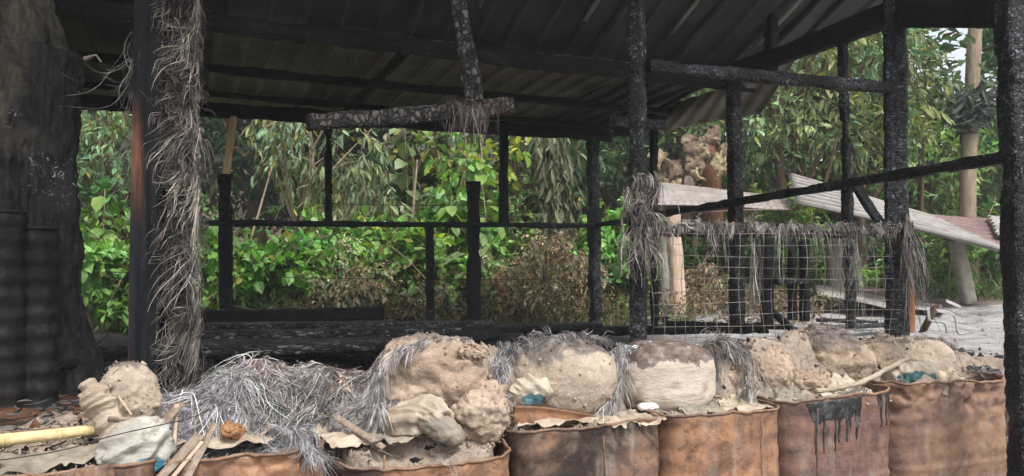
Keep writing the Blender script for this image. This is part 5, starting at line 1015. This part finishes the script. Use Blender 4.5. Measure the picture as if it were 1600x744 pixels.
# low shrubs
gS = 'green shrubs along the clearing'
shr = [(160, 8.2, 1.3, .5, BR, 'bright shrub left of the corner post, near the scorched tree'), (185, 7.4, .75, .35, BR, 'low bright weeds behind the corner post'), (325, 8.3, 1.15, .4, (.07, .16, .035), 'shrub behind the short black post'),
       (395, 7.5, .8, .45, (.12, .28, .055), 'lush bright green shrub right of the short black post'), (455, 7.7, .75, .38, (.11, .25, .055), 'second lush shrub, left of the brown bush'), (560, 8.4, 1.1, .45, BR, 'bright shrub behind the brown bush'),
       (480, 9., 1.5, .4, LT, 'light leafy shrub under the drooping pale leaves'), (620, 8.3, 1., .4, BR, 'bright shrub left of the thin lower post'), (700, 8.6, 1.2, .35, (.1, .18, .07), 'large leaved shrub by the cut off post'),
       (775, 8.9, 1.3, .4, (.1, .2, .05), 'shrub right of the cut off post'), (960, 8.9, 1.2, .4, BR, 'bright shrub right of the speckled corner post'), (1005, 9.5, 1.1, .5, BR, 'shrub behind the middle front post'),
       (1090, 10., .9, .5, (.07, .15, .04), 'shrub behind the leaning pale board'), (1180, 9.8, 1.0, .5, (.1, .21, .04), 'shrub behind the mesh left of the bench'), (1260, 10.2, .9, .5, BR, 'shrub behind the bench frame'),
       (1350, 10.8, .9, .5, (.09, .19, .04), 'shrub between the pale stump and the thick post'), (1450, 10.8, .95, .5, (.09, .21, .05), 'ferny shrub right of the thick post'), (1530, 11., 1.0, .5, (.1, .22, .05), 'ferny shrub behind the leaning concrete post'),
       (1590, 11., 1.2, .5, (.08, .18, .05), 'shrub at the right edge beyond the nearest post'), (1210, 9.9, 1.5, .4, (.17, .3, .05), 'yellow green leaves below the pinkish sheet'),
       (650, 8.15, .85, .4, BR, 'low bright shrub between the thin lower post and the cut off post'), (735, 8.4, .8, .4, (.13, .26, .06), 'low shrub directly behind the cut off post'), (590, 8.1, .8, .4, BR, 'bright low shrub right of the tan dried bush'), (940, 8.5, .8, .4, (.12, .25, .06), 'low shrub behind the speckled corner post'), (280, 7.9, .8, .4, BR, 'bright low shrub behind the fibre covered post')]
for k, (px, Y, h, rr_, c, lab) in enumerate(shr):
    big = c in (BR, LT) or k in (3, 4, 8)
    tree('green_shrub', lab, px, Y, (.08, h), rr_, .014, 13, (.075, .15) if big else (.06, .12), (.45, .7), c, bark='bark_tan', cat='shrub', seed=60 + k, crad=.2, twigs=13, lper=8, group=gS, tl=.22, lod=1 if Y < 9.2 else 0, stems=3, yellow=.04, hang_=.15)
gD = 'dried brown bushes along the back wall'
DR_ = [(530, 7.6, .85, .38, (.4, .34, .22), 'tall tan dried bush left of the thin lower post'), (585, 7.7, .5, .3, (.3, .25, .15), 'dull dried bush between the tan bush and the thin lower post'), (655, 7.9, .38, .3, (.26, .24, .14), 'low dried bush beside the thin lower post'),
       (710, 8.0, .42, .3, (.27, .25, .15), 'dried bush left of the cut off post'), (790, 8.0, .7, .33, (.3, .25, .16), 'dried bush right of the cut off post'), (850, 7.9, .85, .4, (.34, .29, .2), 'tall reddish dried bush under the vine draped trunk'),
       (900, 8.1, .6, .3, (.32, .26, .17), 'dried bush left of the speckled corner post'), (985, 8.6, .35, .35, (.2, .17, .1), 'sparse dried bush right of the speckled corner post'), (1090, 8.8, .5, .5, (.24, .19, .12), 'dry grass tuft behind the mesh'), (430, 7.3, .2, .4, (.12, .13, .05), 'low withered bush behind the flat black board')]
for k, (px, Y, h, rr_, c, lab) in enumerate(DR_):
    tree('dry_bush', lab, px, Y, (.03, h), rr_, .01, 22, (.035, .075), (.35, .6), c, bark='bark_tan', cat='bush', seed=90 + k, crad=.16, twigs=10, lper=8, group=gD, tl=.2, lod=0, stems=5, cv=.25, yellow=.06, ybase=(.1, .17, .04), hang_=.4)
# grass and undergrowth beyond the wall
n = 26000; x = R.uniform(-6, 10, n); y = R.uniform(7.3, 17, n); ok = ~((x > 1.7) & (y < 9.9)); x, y = x[ok], y[ok]; n = len(x)
P = np.stack([x, y, gz(x, y)], 1); V, Fq, c = strands(P, np.stack([R.normal(0, .4, n), R.normal(0, .4, n), np.ones(n)], 1), R.uniform(.08, .4, n), R.uniform(.006, .02, n), grav=.12, curl=.2, steps=4, seed=50, base=(.09, .13, .04), cv=.35)
obj('grass', V, Fq, M['leaf'], col=c, label='rough grass and weeds beyond the back wall', cat='grass', kind='stuff')
n = 9000; x = R.uniform(-3.5, 3, n); y = R.uniform(7.2, 9.3, n); P = np.stack([x, y, gz(x, y) + R.uniform(0, .3, n)], 1)
V, Fs, m_ = leaves(P, R.normal(0, 1, (n, 3)), unit(R.normal(0, .5, (n, 3)) + UP), R.uniform(.03, .08, n), R.uniform(.015, .035, n)); c = np.repeat(np.array([(.2, .15, .09)]) * R.uniform(.4, 1.5, (n, 1)), m_, 0)
obj('leaf_litter', V, Fs, M['dry'], col=c, smooth=False, label='dead brown leaves strewn behind the back wall', cat='leaf litter', kind='stuff')

# saplings with separate large leaves
LM = []
for k in range(4):
    V, Fs, _ = leaves(np.zeros((1, 3)), np.array([[1., 0, -.1]]), np.array([[0, .15, 1.]]), .2, .12 + .02 * k, 1, .2 + .12 * k, .18)
    for tone in ((.18, .3, .06), (.11, .21, .045), (.2, .27, .12)):
        LM.append(mesh('leaf', V, Fs, M['leaf'], True, np.tile(np.array(tone), (len(V), 1))))
def sapling(px, Y, h, n, lab, tones, sz=1., seed=0):
    r = random.Random(seed); g = at(px, 0, Y); B = np.array([g[0], g[1], float(gz(g[0], g[1]))]); root = thing('sapling', B, lab, 'plant', 'broad leaved saplings behind the wall')
    top = np.array([r.uniform(-.15, .15), r.uniform(-.1, .1), h]); pts = smoothpath([B, B + top * .5 + np.array([r.uniform(-.05, .05), 0, 0]), B + top], 14); obj('stem', *tube(pts, np.linspace(.014, .004, 14), 6), M['bark_tan'], root)
    for i in range(n):
        t = .3 + .7 * (i + .5) / n; p = pts[int(t * 13)] - B; a = i * 2.4 + r.uniform(-.4, .4); L = bpy.data.objects.new('leaf', LM[r.choice(tones) + 3 * r.randrange(4)]); COL.objects.link(L); L.parent = root
        rad = r.uniform(.0, .28) * (1.15 - t); L.location = (p[0] + math.cos(a) * rad, p[1] + math.sin(a) * rad, p[2] + r.uniform(-.03, .05)); L.rotation_euler = (r.uniform(-.4, .4), r.uniform(-.1, .7), a); s_ = r.uniform(.7, 1.3) * sz; L.scale = (s_, s_, s_)
for k, a_ in enumerate([(690, 8.2, 1.25, 26, 'sapling with heart shaped leaves left of the cut off post', (0, 1), .95), (765, 8.4, 1.7, 30, 'tall yellow green sapling between the two middle back posts', (0,), .85), (575, 8.0, 1.05, 22, 'light green sapling above the tan dried bush', (0, 1), .7),
        (500, 8.1, 1.15, 20, 'young sapling right of the thin black post foot', (0,), .65), (365, 8., .95, 22, 'lush sapling beside the short black post', (1,), .8), (735, 8.1, .95, 20, 'grey leaved sapling at the cut off post foot', (2, 1), 1.), (1480, 9.6, 1.0, 16, 'sapling beside the leaning concrete post', (0, 1), .6),
        (640, 9.2, 2.2, 22, 'slender sapling with pale underside leaves in the dark gap', (2,), 1.1), (170, 7.6, 1.3, 24, 'bright sapling between the scorched trunk and the corner post', (1, 0), .7)]):
    sapling(*a_[:5], a_[5], a_[6], seed=k)

# vine draped bare trunk
vt = thing('draped_trunk', at(870, 470, 9.3), 'bare pale trunk draped with limp hanging leaves', 'tree')
gB2 = gz(*at(870, 0, 9.3)[:2]); pts = smoothpath([np.array([at(878, 0, 9.3)[0], 9.3, float(gB2)]), at(872, 380, 9.3), at(866, 270, 9.3), at(857, 190, 9.3), at(850, 130, 9.3)], 24)
obj('trunk', *tube(pts, np.linspace(.08, .045, 24), 10, .01, 3), M['bark_pale'], vt)
r = np.random.default_rng(33); n = 620; i = r.integers(3, 17, n); P = pts[i] + r.normal(0, .11, (n, 3)) * np.array([1, .8, 1.2]); P[:, 1] -= .05
V, Fs, m_ = leaves(P, np.stack([r.normal(0, .35, n), r.normal(0, .35, n), -np.ones(n)], 1), r.normal(0, 1, (n, 3)) + np.array([0, -1, 0]), r.uniform(.1, .26, n), r.uniform(.03, .07, n), 1, .1, .5)
obj('hanging_leaves', V, Fs, M['dry'], vt, smooth=False, col=np.repeat(np.array([(.17, .18, .11)]) * r.uniform(.5, 1.35, (n, 1)), m_, 0))
# dead banana plant
bp = thing('dead_banana_plant', at(1112, 480, 9.9), 'broken dead banana plant with crumpled brown leaves', 'plant')
obj('stem', *tube(smoothpath([at(1112, 486, 9.9), at(1116, 380, 9.9), at(1112, 300, 9.9), at(1104, 215, 9.9)], 20), np.linspace(.15, .1, 20), 12, .02, 4), M['banana_stem'], bp)
def bleaf(path, wd, col, seed):
    Pm = smoothpath([at(*p) for p in path], 26); T_ = unit(np.gradient(Pm, axis=0)); S_ = unit(np.cross(T_, np.array([.1, -1, .2]))); v = np.linspace(-1, 1, 15); t = np.linspace(0, 1, 26)
    wv = wd * np.sin(t * math.pi * .9 + .25)[:, None] * v[None]; pl = .016 * np.sin(t[:, None] * 70 + 5 * abs(v[None])) + .05 * abs(v[None]) ** 1.5
    V = Pm[:, None] + S_[:, None] * wv[..., None] + np.cross(T_, S_)[:, None] * pl[..., None]; V = V.reshape(-1, 3); V = V + .03 * np.stack([fbm(V, 12, 3, seed), fbm(V, 12, 3, seed + 50), fbm(V, 12, 3, seed + 90)], 1)
    c = np.array(col)[None] * (.75 + .5 * np.repeat(np.random.default_rng(seed).random(26), 15))[:, None]
    obj('leaf', V, gridF(26, 15), M['dry'], bp, col=c)
rb = random.Random(9)
for k in range(17):
    cx = rb.gauss(1090, 20) if k < 14 else rb.gauss(1038, 6); cy = rb.gauss(240, 18) if k < 14 else rb.gauss(262, 9); a0 = rb.uniform(0, 6.3); L_ = rb.uniform(16, 34)
    x1 = cx + math.cos(a0) * L_; y1 = cy - abs(math.sin(a0)) * L_ * .5; pth = [(cx, cy, 9.6), (x1, y1, 9.45), (x1 + rb.uniform(-8, 12), y1 + L_ * .9, 9.35), (x1 + rb.uniform(-14, 14), y1 + L_ * 1.5, 9.4)]
    bleaf(pth, rb.uniform(.04, .1), rb.choice([(.26, .19, .13), (.34, .26, .17), (.18, .13, .09), (.42, .34, .2), (.22, .17, .14)]), k)
# tall thin tree at the right
tt = thing('tall_thin_tree', at(1516, 474, 11), 'tall thin tan trunk with a burnt tuft halfway up', 'tree')
obj('trunk', *tube(smoothpath([at(1519, 478, 11), at(1512, 330, 11), at(1517, 180, 11), at(1524, 30, 11), at(1526, -60, 11)], 40), np.linspace(.115, .08, 40), 12, .01, 6), M['bark_tan'], tt)
r = np.random.default_rng(44); n = 420; P = at(1515, 165, 10.9) + r.normal(0, 1, (n, 3)) * np.array([.13, .1, .12])
V, Fs, m_ = leaves(P, np.stack([r.normal(0, 1, n), r.normal(0, .6, n), r.normal(-.4, .7, n)], 1), r.normal(0, 1, (n, 3)), r.uniform(.12, .34, n), r.uniform(.03, .07, n), 1, .3, .4)
obj('burnt_tuft', V, Fs, M['dry'], tt, smooth=False, col=np.repeat(np.array([(.05, .055, .05)]) * r.uniform(.4, 2.5, (n, 1)), m_, 0))
n = 110; P = at(1480, 130, 10.8) + r.normal(0, 1, (n, 3)) * np.array([.22, .2, .25])
V, Fs, m_ = leaves(P, np.stack([r.normal(0, 1, n), r.normal(0, .6, n), r.normal(-.4, .5, n)], 1), UP + r.normal(0, .4, (n, 3)), r.uniform(.12, .2, n), r.uniform(.05, .09, n), 1, .2, .3)
obj('foliage', V, Fs, M['leaf'], tt, smooth=False, col=np.repeat(np.array([(.1, .15, .08)]) * r.uniform(.5, 1.5, (n, 1)), m_, 0))
# thin bare stems leaning among the shrubs
for k, pth in enumerate([[(375, 480, 7.9), (385, 400, 8.), (405, 330, 8.1), (425, 260, 8.2)], [(180, 470, 7.6), (200, 400, 7.6), (170, 360, 7.8)], [(640, 470, 8.5), (646, 330, 8.6), (652, 250, 8.7)], [(1055, 480, 9.2), (1058, 380, 9.2), (1052, 300, 9.2)]]):
    obj('bare_stem', *tube(smoothpath([at(*p) for p in pth], 20), np.linspace(.02, .008, 20), 6, .003, k), M['bark_tan'], label=['thin bare stem leaning behind the short black post', 'crooked stem left of the corner post', 'thin straight stem in the dark gap', 'thin stem behind the pale leaning board'][k], cat='stem')

# ------------------------------------------------------------------ thin haze over the clearing, added to veil and lift the darks
x0, x1, y0, y1, z0, z1 = -95, 95, -45, 145, -1.5, 40.
V = np.array([[x, y, z] for z in (z0, z1) for y in (y0, y1) for x in (x0, x1)], float)
hz_m = bpy.data.materials.new('thin_added_haze'); hz_m.use_nodes = True; hz_m.node_tree.nodes.clear()
pv = hz_m.node_tree.nodes.new('ShaderNodeVolumePrincipled'); pv.inputs['Density'].default_value = .0034; pv.inputs['Color'].default_value = (.86, .9, .95, 1); pv.inputs['Anisotropy'].default_value = .0
ho = hz_m.node_tree.nodes.new('ShaderNodeOutputMaterial'); hz_m.node_tree.links.new(pv.outputs[0], ho.inputs['Volume'])
obj('haze', V, np.array([[0, 2, 3, 1], [4, 5, 7, 6], [0, 1, 5, 4], [2, 6, 7, 3], [0, 4, 6, 2], [1, 3, 7, 5]]), hz_m, smooth=False, label='thin haze added over the clearing to lift the dark tones', cat='haze', kind='stuff')
